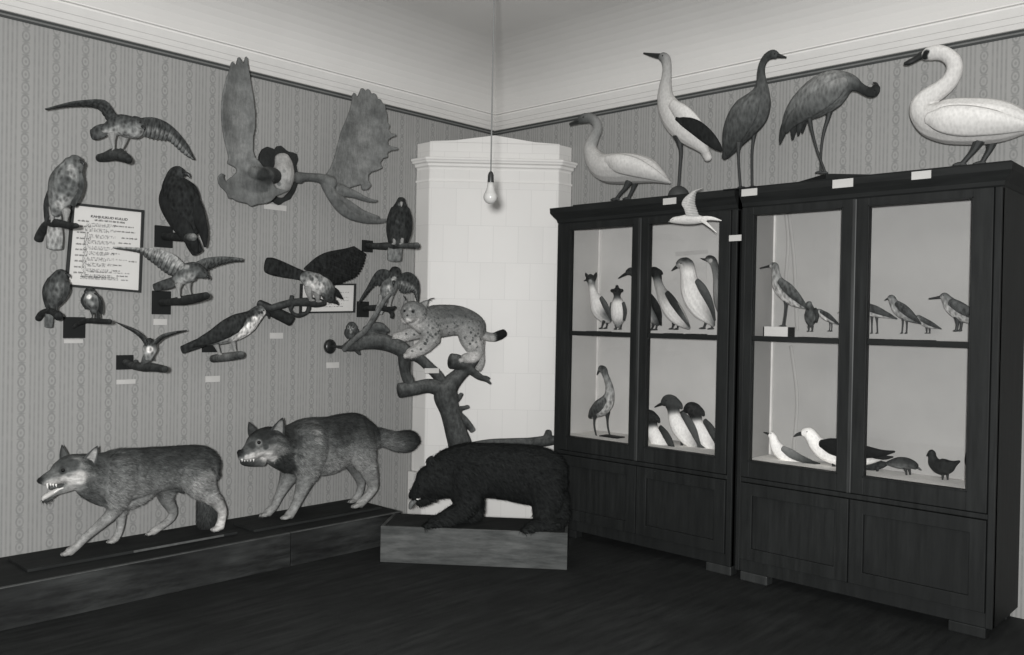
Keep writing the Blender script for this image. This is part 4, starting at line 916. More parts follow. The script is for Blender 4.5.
# 3 dark eagle on black plate
fq = perch('short round peg on a black square plate under the dark upright eagle', (163, 236.5), [(163, 236.5, 4.2, 40), (175, 236.8, 4.4, 44), (186, 237.2, 4.4, 44), (193.5, 237.2, 4, 120)], plate=(154, 226, 171.5, 247.6))
f = spot(fq, 184, 233)
bird('eagle', 'dark eagle perched upright on a black plate, looking right', 'bird', f,
     [(194, 232, 6, 30), (190, 222, 11, 29), (184.5, 208, 16.5, 28), (180, 195, 18.4, 28), (176.4, 185, 14.6, 30), (175.6, 177, 9.4, 36), (178, 173.2, 7.8, 40), (181.5, 173, 5.6, 44)],
     bill=[(185, 173.4, 2.4, 0), (188.4, 174.6, 1.7, 0), (189.6, 178, .5, 0)], eyes=[(182.5, 172.4)],
     legs=[[(184, 226, 4.4), (184.5, 231, 2.6), (185, 234, 2.2)], [(191, 226, 4.4), (191.5, 231, 2.6), (191.6, 234, 2.2)]], toe=3.4, face=1, legmat='leg_dark',
     folds=[[(170, 185, 7, 30, 26, 6), (169, 200, 10.5, 29, 26, 8), (176, 216, 10.5, 28, 25, 8), (185, 231, 8.5, 27, 24, 7), (192, 242, 6, 27, 24, 5), (196, 251.6, 2.4, 26, 24, 3)], [(190, 196, 8, 29, 26, 4), (196, 212, 8.5, 28, 25, 5), (201.6, 226, 6, 27, 24, 4), (204.4, 238, 3.6, 27, 24, 3), (205, 246.6, 1.4, 26, 24, 3)]],
     tail=[(188, 234, 6, 27, None, -6), (193, 244, 7, 26, None, -7), (197.6, 252.6, 6, 25, None, -7)], tailk=.25, paint=[(169.8, 212.6, 2.6, 120)], foldmat='grey_feather')

# 4 hawk, wings spread, on plate
fq = perch('thick branch stub on a black plate under the hawk with spread pale wings', (160, 302.6), [(160, 302.8, 3.8, 44), (172, 301.8, 3.8, 50), (185, 300.2, 5, 52), (197, 298, 4.6, 50), (206.6, 295.6, 3.8, 40)], plate=(151.4, 291, 169.6, 314.4))
f = LW(max(.16, fq.p(184, 297).x))
bird('hawk', 'hawk with both wings spread, perched on the branch below the dark eagle', 'bird', f,
     [(176, 281, 5, 78, 110), (181, 277.5, 8.6, 74, 108), (188, 273, 10, 66, 100, 3), (195, 270.6, 8.8, 54, 74, 6), (201, 272.4, 6.6, 48, 60, 8), (205, 274.8, 4.6, 46, 56, 10)],
     bill=[(207.6, 276, 1.9, 0, None, 11), (209, 278, 1.3, 0, None, 11), (208.8, 280, .4, 0, None, 11)], eyes=[(204.6, 272.8)], er=.8,
     legs=[[(178.6, 283, 4.4), (178.4, 289, 2.8), (179, 295, 1.5), (179, 297.4, 1.4)], [(187.6, 282, 4), (188.6, 288, 2.5), (190, 293.4, 1.5), (190.6, 296, 1.4)]], legmat='leg_pale', toe=2.8, face=1,
     spreads=[dict(lead=[(188, 268, 4), (182, 261.5, 6), (176, 256, 7), (169, 252, 6), (156, 248.6, 2), (141, 247.6, -2), (126, 247, -5), (113, 246.6, -8)], trail=[(182, 279, 0), (178, 277.5, -2), (170, 276, -4), (163, 272, -6), (155, 265.5, -7), (147, 259.5, -8), (138, 253, -9), (114, 248.8, -9)], nf=12, g=104, gt=58, gcov=128, thick=1.2, sc=.18, edge=.45),
              dict(lead=[(189, 266, 4), (196, 262, 6), (203, 258.6, 6), (212, 257, 4), (222, 256.4, 1), (233, 257, -2), (243.4, 258.4, -4)], trail=[(193, 276, 1), (200, 274.6, -1), (208, 271, -3), (216, 267, -4), (224, 264.6, -5), (233, 262.6, -6), (243, 262, -6)], nf=10, g=84, gt=48, gcov=78, thick=1.2, sc=.16, edge=.4)],
     tail=[(178, 280, 5, 60, None, -4), (168, 284, 5.4, 52, None, -7), (160, 286, 4.6, 48, None, -8), (154, 287.6, 3.6, 46, None, -9)], tailk=.3, paint=[(186, 266.5, 3, 118), (190, 277, 5, 112), (182, 281, 4, 120)])

# 5 small falcon
fq = perch('thin twig on a black square plate under the small falcon', (72, 327), [(70.6, 327.6, 1.6, 58), (78, 324, 2, 56), (86, 320.8, 2.6, 50), (98, 321.2, 2.8, 46), (110, 321.6, 2.6, 42)], plate=(62.8, 317, 84.2, 338))
f = spot(fq, 94, 317)
bird('falcon', 'small dark falcon with a white throat on a twig below the notice', 'bird', f,
     [(95, 311.5, 4, 62), (94, 304.5, 7.8, 70), (91.6, 299, 8.4, 88), (90, 294, 5.8, 110), (89.4, 291, 5.2, 40), (89.4, 289, 3.6, 36)], vox=.0032,
     bill=[(87, 291.4, 1.2, 0, None, 4), (86, 292.4, .9, 0, None, 4.6), (86, 293.6, .4, 0, None, 4.6)], eyes=[(87.6, 290), (91.4, 290.2)], er=.7,
     legs=[[(92, 310, 2.4), (92.4, 315, 1.2), (92.4, 318, 1)], [(96, 311, 2.4), (96.6, 315, 1.2), (96.6, 318, 1)]], toe=1.8, face=-1,
     folds=[[(86, 295, 3, 38, 34, 3), (84, 301, 3.4, 36, 32, 3), (87, 308, 2.4, 36, 32, 3)], [(94, 295, 3.2, 36, 34, 2), (98.4, 302, 3.8, 34, 30, 2), (100.4, 309.5, 2.6, 34, 30, 1), (101.4, 314, 1, 34, 30, 0)]], tail=[(97, 311, 2.6, 40, None, -3), (98, 319, 2.2, 36, None, -4)], paint=[(89, 296.6, 2.6, 170), (91, 304, 3, 100)])

# 6 hawk lower left
fq = perch('curved branch with a knob end under the hawk at the lower left', (37, 319), [(35.6, 318.6, 3.4, 48), (42, 313.6, 3.4, 50), (49, 311, 3.2, 48), (55, 313.4, 3.6, 44), (58.8, 316.6, 4.6, 40)])
f = spot(fq, 51, 309)
bird('hawk', 'smaller hooded hawk perched at the far left below the large pale-breasted hawk', 'bird', f,
     [(51.6, 306, 4.6, 62), (53.4, 299, 9, 62), (56, 289.5, 12, 60), (58.6, 281.6, 10.4, 60), (61, 275.6, 7.4, 56), (63, 273.4, 5.6, 52)],
     bill=[(67.4, 274.4, 1.6, 0), (69, 275.8, 1.1, 0), (69, 278, .4, 0)], eyes=[(65.6, 273.6)], er=.8,
     legs=[[(49, 303, 3.4), (48.4, 307.6, 1.8), (48.6, 310, 1.5)], [(57, 303, 3.4), (56.6, 308, 1.8), (56.4, 311, 1.5)]], toe=2.4, face=1,
     folds=[[(52, 280, 5, 46, 42, 5), (48.4, 289, 6, 44, 40, 6), (47.4, 298, 5, 42, 38, 5), (47.4, 307, 2.4, 42, 38, 3)], [(66, 283, 4, 50, 46, 3), (66, 291, 4, 48, 44, 3), (62, 299, 3.4, 46, 42, 2), (58.6, 305, 1.6, 46, 42, 2)]],
     tail=[(50, 308, 4, 64, None, -5), (49, 317, 4.4, 74, None, -6), (48.4, 327, 4, 66, None, -6)], tailk=.3, paint=[(60, 286, 4, 78), (57, 294, 4, 74)])

# 7 small flyer
fq = perch('knotty log on a black plate under the small bird with both wings up', (124, 362), [(122, 361.6, 3.4, 56), (131, 365, 3.8, 58), (142, 367, 4.6, 60), (153, 367.4, 4.4, 60), (165, 369.4, 3.6, 50)], plate=(115.8, 355, 132.2, 369.4), stub=[[(136, 363, 2.4, 56), (135.6, 360, 1.6, 50)], [(145, 363, 4, 76), (147, 358, 4.6, 84), (149, 355, 3, 84)]])
f = LW(max(.16, fq.p(150, 359).x))
bird('falcon', 'small white-breasted falcon with both thin wings raised, lowest on the wall', 'bird', f,
     [(148.6, 359, 3.4, 96), (149, 354, 5.6, 120), (149.8, 349, 7, 120), (150, 344.6, 6, 60), (149.6, 341.4, 4.2, 42), (149.4, 339.4, 2.8, 38)], vox=.0032, bill=[(149.4, 343.6, 1, 0, None, 5), (149.4, 345, .4, 0, None, 6)], eyes=[(147.6, 341.4), (151.4, 341.4)], er=.6,
     legs=[[(147, 356, 2), (147, 359.6, 1.1)], [(152, 356, 2), (152.4, 360, 1.1)]], toe=1.6, face=1,
     spreads=[dict(lead=[(148, 344, 2), (146, 338.6, 3), (142, 333.6, 2), (135, 329, 0), (126, 325.4, -2), (114.6, 321.4, -5)], trail=[(145.6, 348, 0), (143.6, 343.4, -1), (139.6, 338, -2), (133, 332.6, -3), (125, 328, -4), (115.6, 322.4, -5)], nf=8, g=50, gt=40, thick=.9, sc=.1),
              dict(lead=[(152, 344, 2), (155, 339.6, 3), (160, 335.4, 2), (166, 333, 0), (176, 331, -2), (187, 329.8, -5)], trail=[(154.4, 347.6, 0), (158, 343.6, -1), (162.6, 339.6, -2), (169, 336.4, -3), (178, 333.4, -4), (186.6, 331, -5)], nf=8, g=60, gt=44, thick=.9, sc=.1)], paint=[(150, 349.6, 3.4, 185)])

# 8 osprey
fq = perch('pale round log on a black plate under the osprey', (210, 352), [(213, 358.8, 4, 70), (220, 357.8, 4.4, 100), (229, 356.6, 4.5, 116), (241.4, 354.8, 4, 84)], plate=(201.6, 339, 217, 352.2))
f = Fr((1, 0, 0), fq.p(228, 352).x)
bird('osprey', 'white-breasted osprey leaning forward on a pale log, its head by the sawn log', 'bird', f,
     [(206, 341, 5, 44, 60), (214, 337.4, 8.4, 42, 90), (224, 333, 11.4, 40, 130), (236, 327.4, 13, 40, 185, 1), (246, 322.6, 11.4, 42, 190, 2), (253, 317.4, 8.6, 44, 190, 2), (258, 312.6, 7.2, 60, 185, 2), (261.4, 310.6, 6, 70, 185, 2)],
     bill=[(265.6, 313, 2.2, 0, None, 2), (268.4, 315.4, 1.6, 0, None, 2), (268.6, 318.6, .5, 0, None, 2)], eyes=[(263.6, 310.6)],
     legs=[[(215, 342, 4), (217, 347, 3), (219, 352, 1.9), (219.6, 354, 1.8)], [(231, 339, 4.6), (233.4, 344, 3.2), (235, 350, 2), (235.6, 352, 1.9)]], legmat='leg_pale', toe=2.6, face=1,
     folds=[[(250, 318, 5, 42, 40, 6), (240, 322, 9, 40, 38, 9), (228, 328, 9.6, 38, 36, 9), (214, 336, 7.4, 36, 34, 7), (200, 342, 4.6, 34, 32, 4), (190, 346.4, 2, 34, 32, 2)]],
     tail=[(208, 340, 5, 40, None, -3), (196, 344.4, 5, 38, None, -4), (182, 350, 4.2, 34, None, -5)], tailk=.3, paint=[(262, 312.4, 1.6, 40), (259, 312.4, 1.8, 46), (255, 320, 4, 195), (250, 326, 4, 195), (244, 332, 4, 195), (230, 326, 2, 100), (226, 329, 2, 96)])

# 9 eagle with the raised wing
t9 = thing('wall_perch', 'crooked branch with a sawn round log, under the eagle with the raised wing', 'perch', LW(0).p(285, 312), 'wall perches')
fb9 = LW(.16); mb = MB()
mb.loft(fb9, [(259, 304, 3.2, 70, 46), (269, 308, 3.2, 66, 46), (280, 305.6, 3.8, 62, 44), (292, 302.6, 3.8, 60, 44), (306, 302, 4.6, 58, 42), (316, 302.6, 5, 58, 42), (324, 303, 3.4, 56, 40)], 12, 6); mb.loft(fb9, [(290.6, 304, 3, 58, 44), (291.4, 299, 2.2, 58, 44), (291.6, 295.6, 2, 58, 44)], 10, 4, cap=.3)
mb.loft(fb9, [(291, 305, 3, 58, 44), (291, 311, 1.6, 50, 40), (297, 315.6, 2.4, 48, 40), (306, 313, 2, 48, 40), (309, 308, 2.4, 48, 40)], 10, 5)
mb.build('branch', 'bark', t9, vox=.004, smooth=2)
p1 = LW(.01).p(258, 303.4); mb = MB(); mb.loft(LW(.12), [(260, 302.6, 3.2, 56, 40, -16), (264, 306.6, 5.4, 44, 34, -8), (272, 311, 5.8, 38, 30, 0), (283, 316.4, 6, 36, 30, 4), (291.6, 320.6, 6.2, 36, 30, 8)], 14, 6, cap=.35); mb.build('log', 'bark', t9, vox=.004, smooth=2)
f = LW(.20)
bird('eagle', 'eagle with one broad dark wing raised and its head bent down over the branch', 'bird', f,
     [(302, 276.4, 5, 60, 100), (307, 278, 8.4, 108, 130), (314, 281.6, 11, 118, 140, 2), (321, 286, 11.4, 112, 140, 4), (327, 291, 9, 80, 100, 6), (329, 296, 7, 40, 60, 8), (331.4, 299.6, 5, 34, 44, 9)],
     bill=[(333, 300.6, 2.8, 0, None, 9), (336.4, 302.4, 2, 0, None, 9), (338.4, 305, .6, 0, None, 9)], eyes=[(331, 297.6)],
     legs=[[(309, 288, 5, 2), (309, 294, 4, 2), (311, 300, 2.2, 0)], [(317, 292, 5, 4), (317.4, 297, 3.6, 3), (318, 301, 2.2, 1)]], legmat='leg_pale', toe=3.4, face=1,
     spreads=[dict(lead=[(329, 287, 5), (324, 277, 8), (315, 272, 10), (306, 270.4, 10), (303.6, 268.4, 9), (308, 264, 8), (315, 258, 6), (322.6, 253.6, 4), (329, 251.4, 2), (336, 250, 0), (345, 248.4, -3), (354, 246, -6)], trail=[(333, 285.6, 3), (334, 285.4, 3), (336, 285, 2), (339, 284.4, 1), (342, 283.4, 0), (345.6, 282, 0), (350, 280.4, -1), (354, 279, -2), (358, 276, -4), (361.6, 270.6, -5), (364.6, 263.6, -6), (366.6, 254, -8)], nf=12, g=30, gt=26, gcov=30, thick=1.6, sc=.06, edge=.3),
              dict(lead=[(325, 288, -2), (330, 287, -4), (335, 287.4, -6), (338.6, 290, -8)], trail=[(331, 294, -4), (337, 297.4, -6), (341, 299.6, -8), (344, 299.8, -9)], nf=5, g=40, gt=32, thick=1.2, sc=.2)],
     tail=[(304, 276, 5, 40, None, 0), (294, 273, 6.2, 32, None, 0), (282, 269.4, 8, 28, None, 0), (272, 266.4, 8.8, 27, None, 0), (266, 265, 7.6, 27, None, 0)], tailk=.25,
     paint=[(312, 279, 2, 80), (316, 283, 2, 150), (309, 282, 2, 150), (320, 280, 2, 84), (313, 286, 2.4, 160), (322, 286, 2.4, 150), (318, 277, 2, 90), (325, 284, 2, 90), (310, 276, 1.6, 80)])

# 10 dark hawk beside the stove
fq = perch('straight peeled stick on a small black block under the upright dark hawk by the stove', (366, 246), [(366, 246, 3.2, 40), (378, 246.2, 3.4, 60), (388, 246, 3.8, 60), (402, 245.8, 2.6, 74), (417.6, 245.6, 3.4, 84)], plate=(361.4, 240.4, 371.4, 252.2))
f = spot(fq, 398, 242)
bird('hawk', 'dark hawk facing forward on a straight stick, close to the stove', 'bird', f,
     [(398, 243.4, 7.6, 46), (398.4, 236, 10, 40), (399, 225, 11, 36), (399.6, 215, 10.8, 36), (400.4, 208, 8, 36), (401, 202.6, 5.2, 38), (401.4, 199.4, 4, 40)],
     bill=[(401.4, 202.4, 1.5, 0, None, 5.4), (401.4, 204.4, 1.2, 0, None, 6.6), (401.4, 206.4, .5, 0, None, 6.4)], billmat='bill_pale', eyes=[(398.8, 201), (404, 201)], er=.8,
     legs=[[(394.6, 239, 2.2, 5), (394.4, 242, 2.2, 6), (394.4, 243.6, 1.8, 5)], [(402, 239, 2.2, 5), (402, 242, 2.2, 6), (402, 243.6, 1.8, 5)]], legmat='leg_pale', toe=2.4, face=-1,
     folds=[[(394, 209, 3.4, 32, 30, 4), (391, 219, 4, 30, 28, 4), (389.8, 231, 3.6, 29, 27, 3), (390, 242, 2, 29, 27, 1)], [(406, 209, 3.4, 32, 30, 4), (408.4, 219, 3.8, 30, 28, 4), (408.4, 231, 3.6, 29, 27, 3), (406.4, 242, 2, 29, 27, 1)]],
     tail=[(397, 240, 6, 60, None, -5), (395, 250, 7.4, 96, None, -6), (394.4, 260, 7.2, 84, None, -6)], tailk=.25, paint=[(400, 204, 2.2, 84), (397, 222, 2, 46), (402, 228, 2, 46)])

# 11 hawk with lowered wings above the limb
fq = perch('gnarled twig on a small black block, below the hawk mantling its wings', (362, 309), [(361, 309, 2.4, 36), (371, 308, 3, 46), (382, 308, 3.2, 46), (390, 309.4, 2.8, 42), (395.4, 307, 1.4, 40)], plate=(356.4, 301.4, 367.4, 317.2), stub=[[(389, 309.6, 2.4, 40), (392, 314, 2.2, 40), (391.6, 318, 1.8, 40)]])
f = spot(fq, 388, 304)
bird('hawk', 'hawk mantling with both wings hooked downward, above the lynx', 'bird', f,
     [(385, 300, 4, 88), (387, 293, 7.4, 92), (390, 285, 8.4, 84), (393.4, 278, 7.6, 60), (395, 272.6, 6.6, 38), (395.6, 269.4, 5, 34)], bill=[(394, 281, 1.7, 0, None, 9), (393.6, 283.4, 1.2, 0, None, 10), (393.6, 285.6, .4, 0, None, 9)], eyes=[(391.4, 277), (397.6, 277)], er=.8,
     legs=[[(381.6, 296, 3.4), (380, 302, 2), (379.6, 305.6, 1.5)], [(390.4, 296, 3.4), (390, 302, 2), (389.6, 306, 1.5)]], legmat='leg_pale', toe=2.4, face=-1,
     spreads=[dict(lead=[(391, 272, 3), (387, 269.6, 5), (382, 269, 6), (377, 271, 5), (372, 277.6, 3), (367, 287, 0), (361, 297, -4), (358, 303.6, -6)], trail=[(386, 286, 0), (383, 287, -1), (379, 286.6, -2), (376.6, 286, -2), (373, 288.6, -3), (369, 293, -4), (364, 299.4, -6), (358.6, 305, -7)], nf=8, g=54, gt=42, gcov=48, thick=1.1, sc=.15),
              dict(lead=[(399, 275, 3), (404, 272.6, 5), (409, 272, 6), (414.6, 275, 5), (418.6, 281, 3), (419.8, 289, 0), (419.4, 296, -3), (418.6, 303, -6)], trail=[(397.4, 288, 0), (400, 292.6, -1), (403.6, 294, -2), (407.6, 293.6, -2), (411, 292.4, -3), (413.6, 294, -4), (415, 298, -5), (417, 303, -6)], nf=8, g=120, gt=50, gcov=46, thick=1.1, sc=.16, edge=.45)],
     tail=[(384, 298, 4, 90, None, -4), (381, 306, 4.6, 110, None, -6), (378.6, 313, 4, 100, None, -6)], tailk=.25, paint=[(394, 279, 2.6, 130), (389, 288, 3, 130), (387, 295, 2.6, 126)])

# 12 little owl at the limb
f = facing(LW(.16).p(351, 336))
bird('owl', 'little round-headed owl sitting at the wall end of the tree limb', 'bird', f,
     [(351.6, 337, 4, 56), (351.6, 333, 5.6, 62), (351.6, 329, 6, 64), (351.6, 326, 5.6, 62), (351.6, 324, 4, 56)], k=.95, vox=.003, smooth=1, bill=[(350.4, 329, .9, 0, None, 6), (350.2, 330.6, .4, 0, None, 6.4)], billmat='bill_pale', eyes=[(348.6, 327), (353, 327.2)], er=.9,
     folds=[[(347, 330, 2.4, 46, 42, 2), (346.6, 334, 2.4, 44, 40, 2), (348, 338, 1.4, 44, 40, 2)], [(356.4, 330, 2.4, 46, 42, 2), (356.8, 334, 2.4, 44, 40, 2), (355, 338, 1.4, 44, 40, 2)]],
     legs=[[(350, 336.6, 1.4), (350, 340, 1.1)], [(353.4, 336.6, 1.4), (353.4, 340, 1.1)]], toe=1.5, paint=[(348.6, 327.4, 1.8, 96), (353, 327.4, 1.8, 96), (351, 332, 1.5, 110)])

# ------------------------------------------------------------------ big birds on top of the cabinets
f = RW(.33)
g = 'long-necked birds on the cabinets'
bird('swan', 'smaller pale swan with a dark bill standing nearest the stove, on the first cabinet', 'bird', f,
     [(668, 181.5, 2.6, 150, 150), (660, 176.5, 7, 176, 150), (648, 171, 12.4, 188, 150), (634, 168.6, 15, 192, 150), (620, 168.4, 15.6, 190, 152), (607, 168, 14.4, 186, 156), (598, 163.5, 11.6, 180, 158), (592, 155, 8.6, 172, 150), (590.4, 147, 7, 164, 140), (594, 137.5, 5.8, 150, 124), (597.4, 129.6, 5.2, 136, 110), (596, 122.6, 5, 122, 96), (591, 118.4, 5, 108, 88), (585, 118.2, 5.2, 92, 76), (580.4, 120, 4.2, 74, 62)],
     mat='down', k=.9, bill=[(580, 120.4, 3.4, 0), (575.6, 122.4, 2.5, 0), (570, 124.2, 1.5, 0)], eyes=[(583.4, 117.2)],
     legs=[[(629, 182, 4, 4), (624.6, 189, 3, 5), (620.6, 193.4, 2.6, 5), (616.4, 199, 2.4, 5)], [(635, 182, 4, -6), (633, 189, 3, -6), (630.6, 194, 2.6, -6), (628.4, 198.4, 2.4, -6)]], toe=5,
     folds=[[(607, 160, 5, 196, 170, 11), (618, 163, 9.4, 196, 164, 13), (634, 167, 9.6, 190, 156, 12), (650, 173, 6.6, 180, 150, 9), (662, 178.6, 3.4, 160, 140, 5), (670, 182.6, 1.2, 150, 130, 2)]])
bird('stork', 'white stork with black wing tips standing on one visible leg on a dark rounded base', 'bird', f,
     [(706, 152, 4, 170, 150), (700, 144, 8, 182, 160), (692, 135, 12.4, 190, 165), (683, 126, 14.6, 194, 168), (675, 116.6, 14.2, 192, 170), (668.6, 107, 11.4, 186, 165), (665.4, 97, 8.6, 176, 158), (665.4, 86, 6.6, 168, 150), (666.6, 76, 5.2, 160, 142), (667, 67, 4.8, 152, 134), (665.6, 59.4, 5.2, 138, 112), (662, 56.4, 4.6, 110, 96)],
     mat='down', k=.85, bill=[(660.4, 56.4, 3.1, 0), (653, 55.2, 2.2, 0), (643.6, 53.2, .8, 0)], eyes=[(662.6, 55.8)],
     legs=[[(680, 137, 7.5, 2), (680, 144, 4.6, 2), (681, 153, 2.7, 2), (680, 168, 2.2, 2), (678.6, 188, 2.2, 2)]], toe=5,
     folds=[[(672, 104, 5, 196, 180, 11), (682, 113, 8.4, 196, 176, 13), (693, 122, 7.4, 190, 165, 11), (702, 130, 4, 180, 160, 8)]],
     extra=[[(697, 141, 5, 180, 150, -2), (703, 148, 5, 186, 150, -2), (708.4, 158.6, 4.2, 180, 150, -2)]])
MBk = MB().loft(f, [(676, 118.5, 1.6, 26, 26, 15), (684, 121.5, 5, 26, 26, 15), (696, 127.6, 7.4, 26, 26, 13), (708, 137.4, 7, 26, 26, 9), (717, 146, 4.4, 26, 26, 5), (721.4, 150.4, 1.6, 26, 26, 3)], 12, 6, .3)
stork = [o for o in COL.objects if o.name.startswith('stork')][0]; MBk.build('wing', 'grey_feather', stork)
p = f.p(678.6, 191); rr_ = 10.6*depth(p)/F
tag(lathe([(.001, 2.2975), (rr_*.96, 2.2980), (rr_*1.0, 2.3115), (rr_*.98, 2.3275), (rr_*.86, 2.3475), (rr_*.62, 2.3655), (rr_*.3, 2.3775), (.001, 2.3805)], p.x, p.y, 28).single('base', plain('dark turned base', 58, .6)), 'dark domed base under the foot of the stork', 'stand')
f = RW(.30)
GM = dict(mat='grey_feather', k=.8, legs_k=.66)
bird('crane', 'dark grey crane standing upright between the stork and the stooping crane', 'bird', f,
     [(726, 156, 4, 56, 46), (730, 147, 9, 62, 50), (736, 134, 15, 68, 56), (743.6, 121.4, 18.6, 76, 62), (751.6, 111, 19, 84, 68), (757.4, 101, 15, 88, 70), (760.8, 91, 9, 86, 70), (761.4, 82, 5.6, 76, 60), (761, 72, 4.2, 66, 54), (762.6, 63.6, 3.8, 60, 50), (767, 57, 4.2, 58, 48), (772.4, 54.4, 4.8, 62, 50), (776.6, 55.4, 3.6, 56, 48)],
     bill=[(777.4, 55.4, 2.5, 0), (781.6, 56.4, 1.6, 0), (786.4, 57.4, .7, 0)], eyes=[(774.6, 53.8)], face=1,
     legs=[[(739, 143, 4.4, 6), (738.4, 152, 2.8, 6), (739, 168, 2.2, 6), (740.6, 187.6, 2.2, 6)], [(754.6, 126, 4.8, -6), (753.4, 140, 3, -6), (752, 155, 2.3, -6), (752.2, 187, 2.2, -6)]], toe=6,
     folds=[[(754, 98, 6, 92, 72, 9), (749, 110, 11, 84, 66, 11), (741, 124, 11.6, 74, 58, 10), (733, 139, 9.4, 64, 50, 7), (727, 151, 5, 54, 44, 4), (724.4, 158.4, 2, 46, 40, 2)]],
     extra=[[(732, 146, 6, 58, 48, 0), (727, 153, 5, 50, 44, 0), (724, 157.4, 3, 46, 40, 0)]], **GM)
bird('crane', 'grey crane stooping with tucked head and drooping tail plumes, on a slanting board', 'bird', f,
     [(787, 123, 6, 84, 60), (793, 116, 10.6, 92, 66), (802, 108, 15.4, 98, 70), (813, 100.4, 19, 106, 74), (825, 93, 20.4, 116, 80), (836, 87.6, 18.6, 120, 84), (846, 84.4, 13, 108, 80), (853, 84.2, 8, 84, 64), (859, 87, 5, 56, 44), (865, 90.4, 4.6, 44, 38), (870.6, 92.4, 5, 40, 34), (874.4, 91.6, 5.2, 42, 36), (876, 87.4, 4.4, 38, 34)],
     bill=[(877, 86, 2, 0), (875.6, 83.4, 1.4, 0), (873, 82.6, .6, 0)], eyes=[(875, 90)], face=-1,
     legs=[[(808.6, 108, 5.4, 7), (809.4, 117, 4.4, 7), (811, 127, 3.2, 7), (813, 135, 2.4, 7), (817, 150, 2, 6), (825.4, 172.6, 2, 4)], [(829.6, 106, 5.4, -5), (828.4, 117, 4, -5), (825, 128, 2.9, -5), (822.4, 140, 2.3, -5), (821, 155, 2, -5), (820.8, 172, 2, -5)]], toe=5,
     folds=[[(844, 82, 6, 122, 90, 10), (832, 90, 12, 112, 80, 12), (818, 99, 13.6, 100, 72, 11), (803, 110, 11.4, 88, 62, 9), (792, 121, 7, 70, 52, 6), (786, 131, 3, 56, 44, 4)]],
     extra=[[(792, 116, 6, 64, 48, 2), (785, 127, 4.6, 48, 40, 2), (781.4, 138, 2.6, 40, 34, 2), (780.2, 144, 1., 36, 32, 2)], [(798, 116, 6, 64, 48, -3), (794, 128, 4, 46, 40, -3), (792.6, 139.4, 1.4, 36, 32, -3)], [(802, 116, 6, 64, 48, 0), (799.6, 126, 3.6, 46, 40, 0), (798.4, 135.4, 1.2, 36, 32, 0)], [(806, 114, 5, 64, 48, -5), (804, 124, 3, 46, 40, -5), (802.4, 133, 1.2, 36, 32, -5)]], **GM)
Zb = 2.342; q0, q1, q2 = onz(784, 186, Zb), onz(826, 173.6, Zb), onz(871, 174.4, Zb)
poly = [v-Vector((0, 0, .046)) for v in (q0, q1, q2, q2+(q0-q1)*.86)]; bm_ = MB()
tag(bm_.prism(poly, (0, 0, .046)).single('base_board', 'wood_black', flat=True), 'dark slanting board under the feet of the stooping crane', 'board')
f = RW(.26)
bird('swan', 'large white swan with S-curved neck at the far end of the second cabinet top', 'bird', f,
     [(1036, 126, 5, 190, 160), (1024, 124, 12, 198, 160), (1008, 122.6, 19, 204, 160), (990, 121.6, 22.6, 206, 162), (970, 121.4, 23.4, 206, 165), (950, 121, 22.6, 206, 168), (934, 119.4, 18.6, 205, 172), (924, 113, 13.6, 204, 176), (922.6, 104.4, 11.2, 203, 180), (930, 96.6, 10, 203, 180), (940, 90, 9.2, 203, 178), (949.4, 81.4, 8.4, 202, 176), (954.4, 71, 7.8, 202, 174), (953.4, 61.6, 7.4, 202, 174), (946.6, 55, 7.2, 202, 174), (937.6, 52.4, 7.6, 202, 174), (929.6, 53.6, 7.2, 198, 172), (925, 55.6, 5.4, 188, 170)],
     mat='down', k=.9, vox=.005, bill=[(926, 54.2, 4.6, 0), (921, 55.6, 4.2, 0), (915, 59.4, 3.2, 0), (909, 62.4, 3, 0), (904.6, 63.8, 1.8, 0)], eyes=[(927.4, 52.6)], er=1.1,
     legs=[[(979, 141, 6, 4), (974.6, 149, 5, 4), (969, 156, 3.6, 4), (962, 164, 3.4, 4)], [(992, 141, 6, -8), (990, 149, 4.6, -8), (986, 156, 3.4, -8), (982, 163, 3.2, -8)]], toe=8,
     folds=[[(928, 118, 6, 208, 180, 18), (942, 119, 13, 208, 176, 21), (962, 120.6, 15.6, 207, 170, 21), (984, 122, 14, 206, 165, 19), (1006, 124, 10, 202, 160, 14), (1026, 126, 5, 196, 155, 8), (1038, 127, 1.6, 190, 150, 4)]], paint=[(924.4, 57, 3.4, 28), (925.6, 53, 3.2, 28), (928, 51.6, 1.6, 28)])
# tern hung in front of the first cabinet
f = RW(.60)
t = bird('tern', 'white tern in flight hung before the cabinet edge, one wing raised and a forked tail', 'bird', f,
     [(706, 220.6, 1.8, 190, 170), (701, 219.6, 3.8, 196, 168), (694, 219.2, 5.2, 200, 170), (686, 219.6, 5, 202, 172), (679, 220, 4, 202, 172), (674, 220.2, 3.2, 200, 172), (671, 221, 2, 190, 170)], mat='down', vox=.003,
     bill=[(671, 221.2, 1.2, 0), (668.6, 221.8, .5, 0)], billmat='bill_pale', eyes=[(673, 219.4)], er=.5, at=(690, 220),
     spreads=[dict(lead=[(686, 216, 5), (684, 209, 7), (681.6, 204, 8), (684, 198.4, 7), (689.6, 193.4, 4), (694, 190.4, 1), (703, 187.6, -3)], trail=[(699.6, 216.4, 3), (697, 209, 3), (695.4, 203.6, 2), (695.4, 198.6, 0), (696, 195, -1), (697.4, 191.8, -2), (703.4, 188.4, -4)], nf=9, g=150, gt=140, gcov=168, thick=.8, sc=.08, edge=.18, bulge=1.6)],
     tail=[(702, 218.6, 2.4, 200, 180, 0), (708, 218.2, 2.2, 202, 180, 0), (714, 218.8, 1.6, 202, 180, 0), (721.4, 220.6, .4, 200, 180, 0)], tailk=.4)
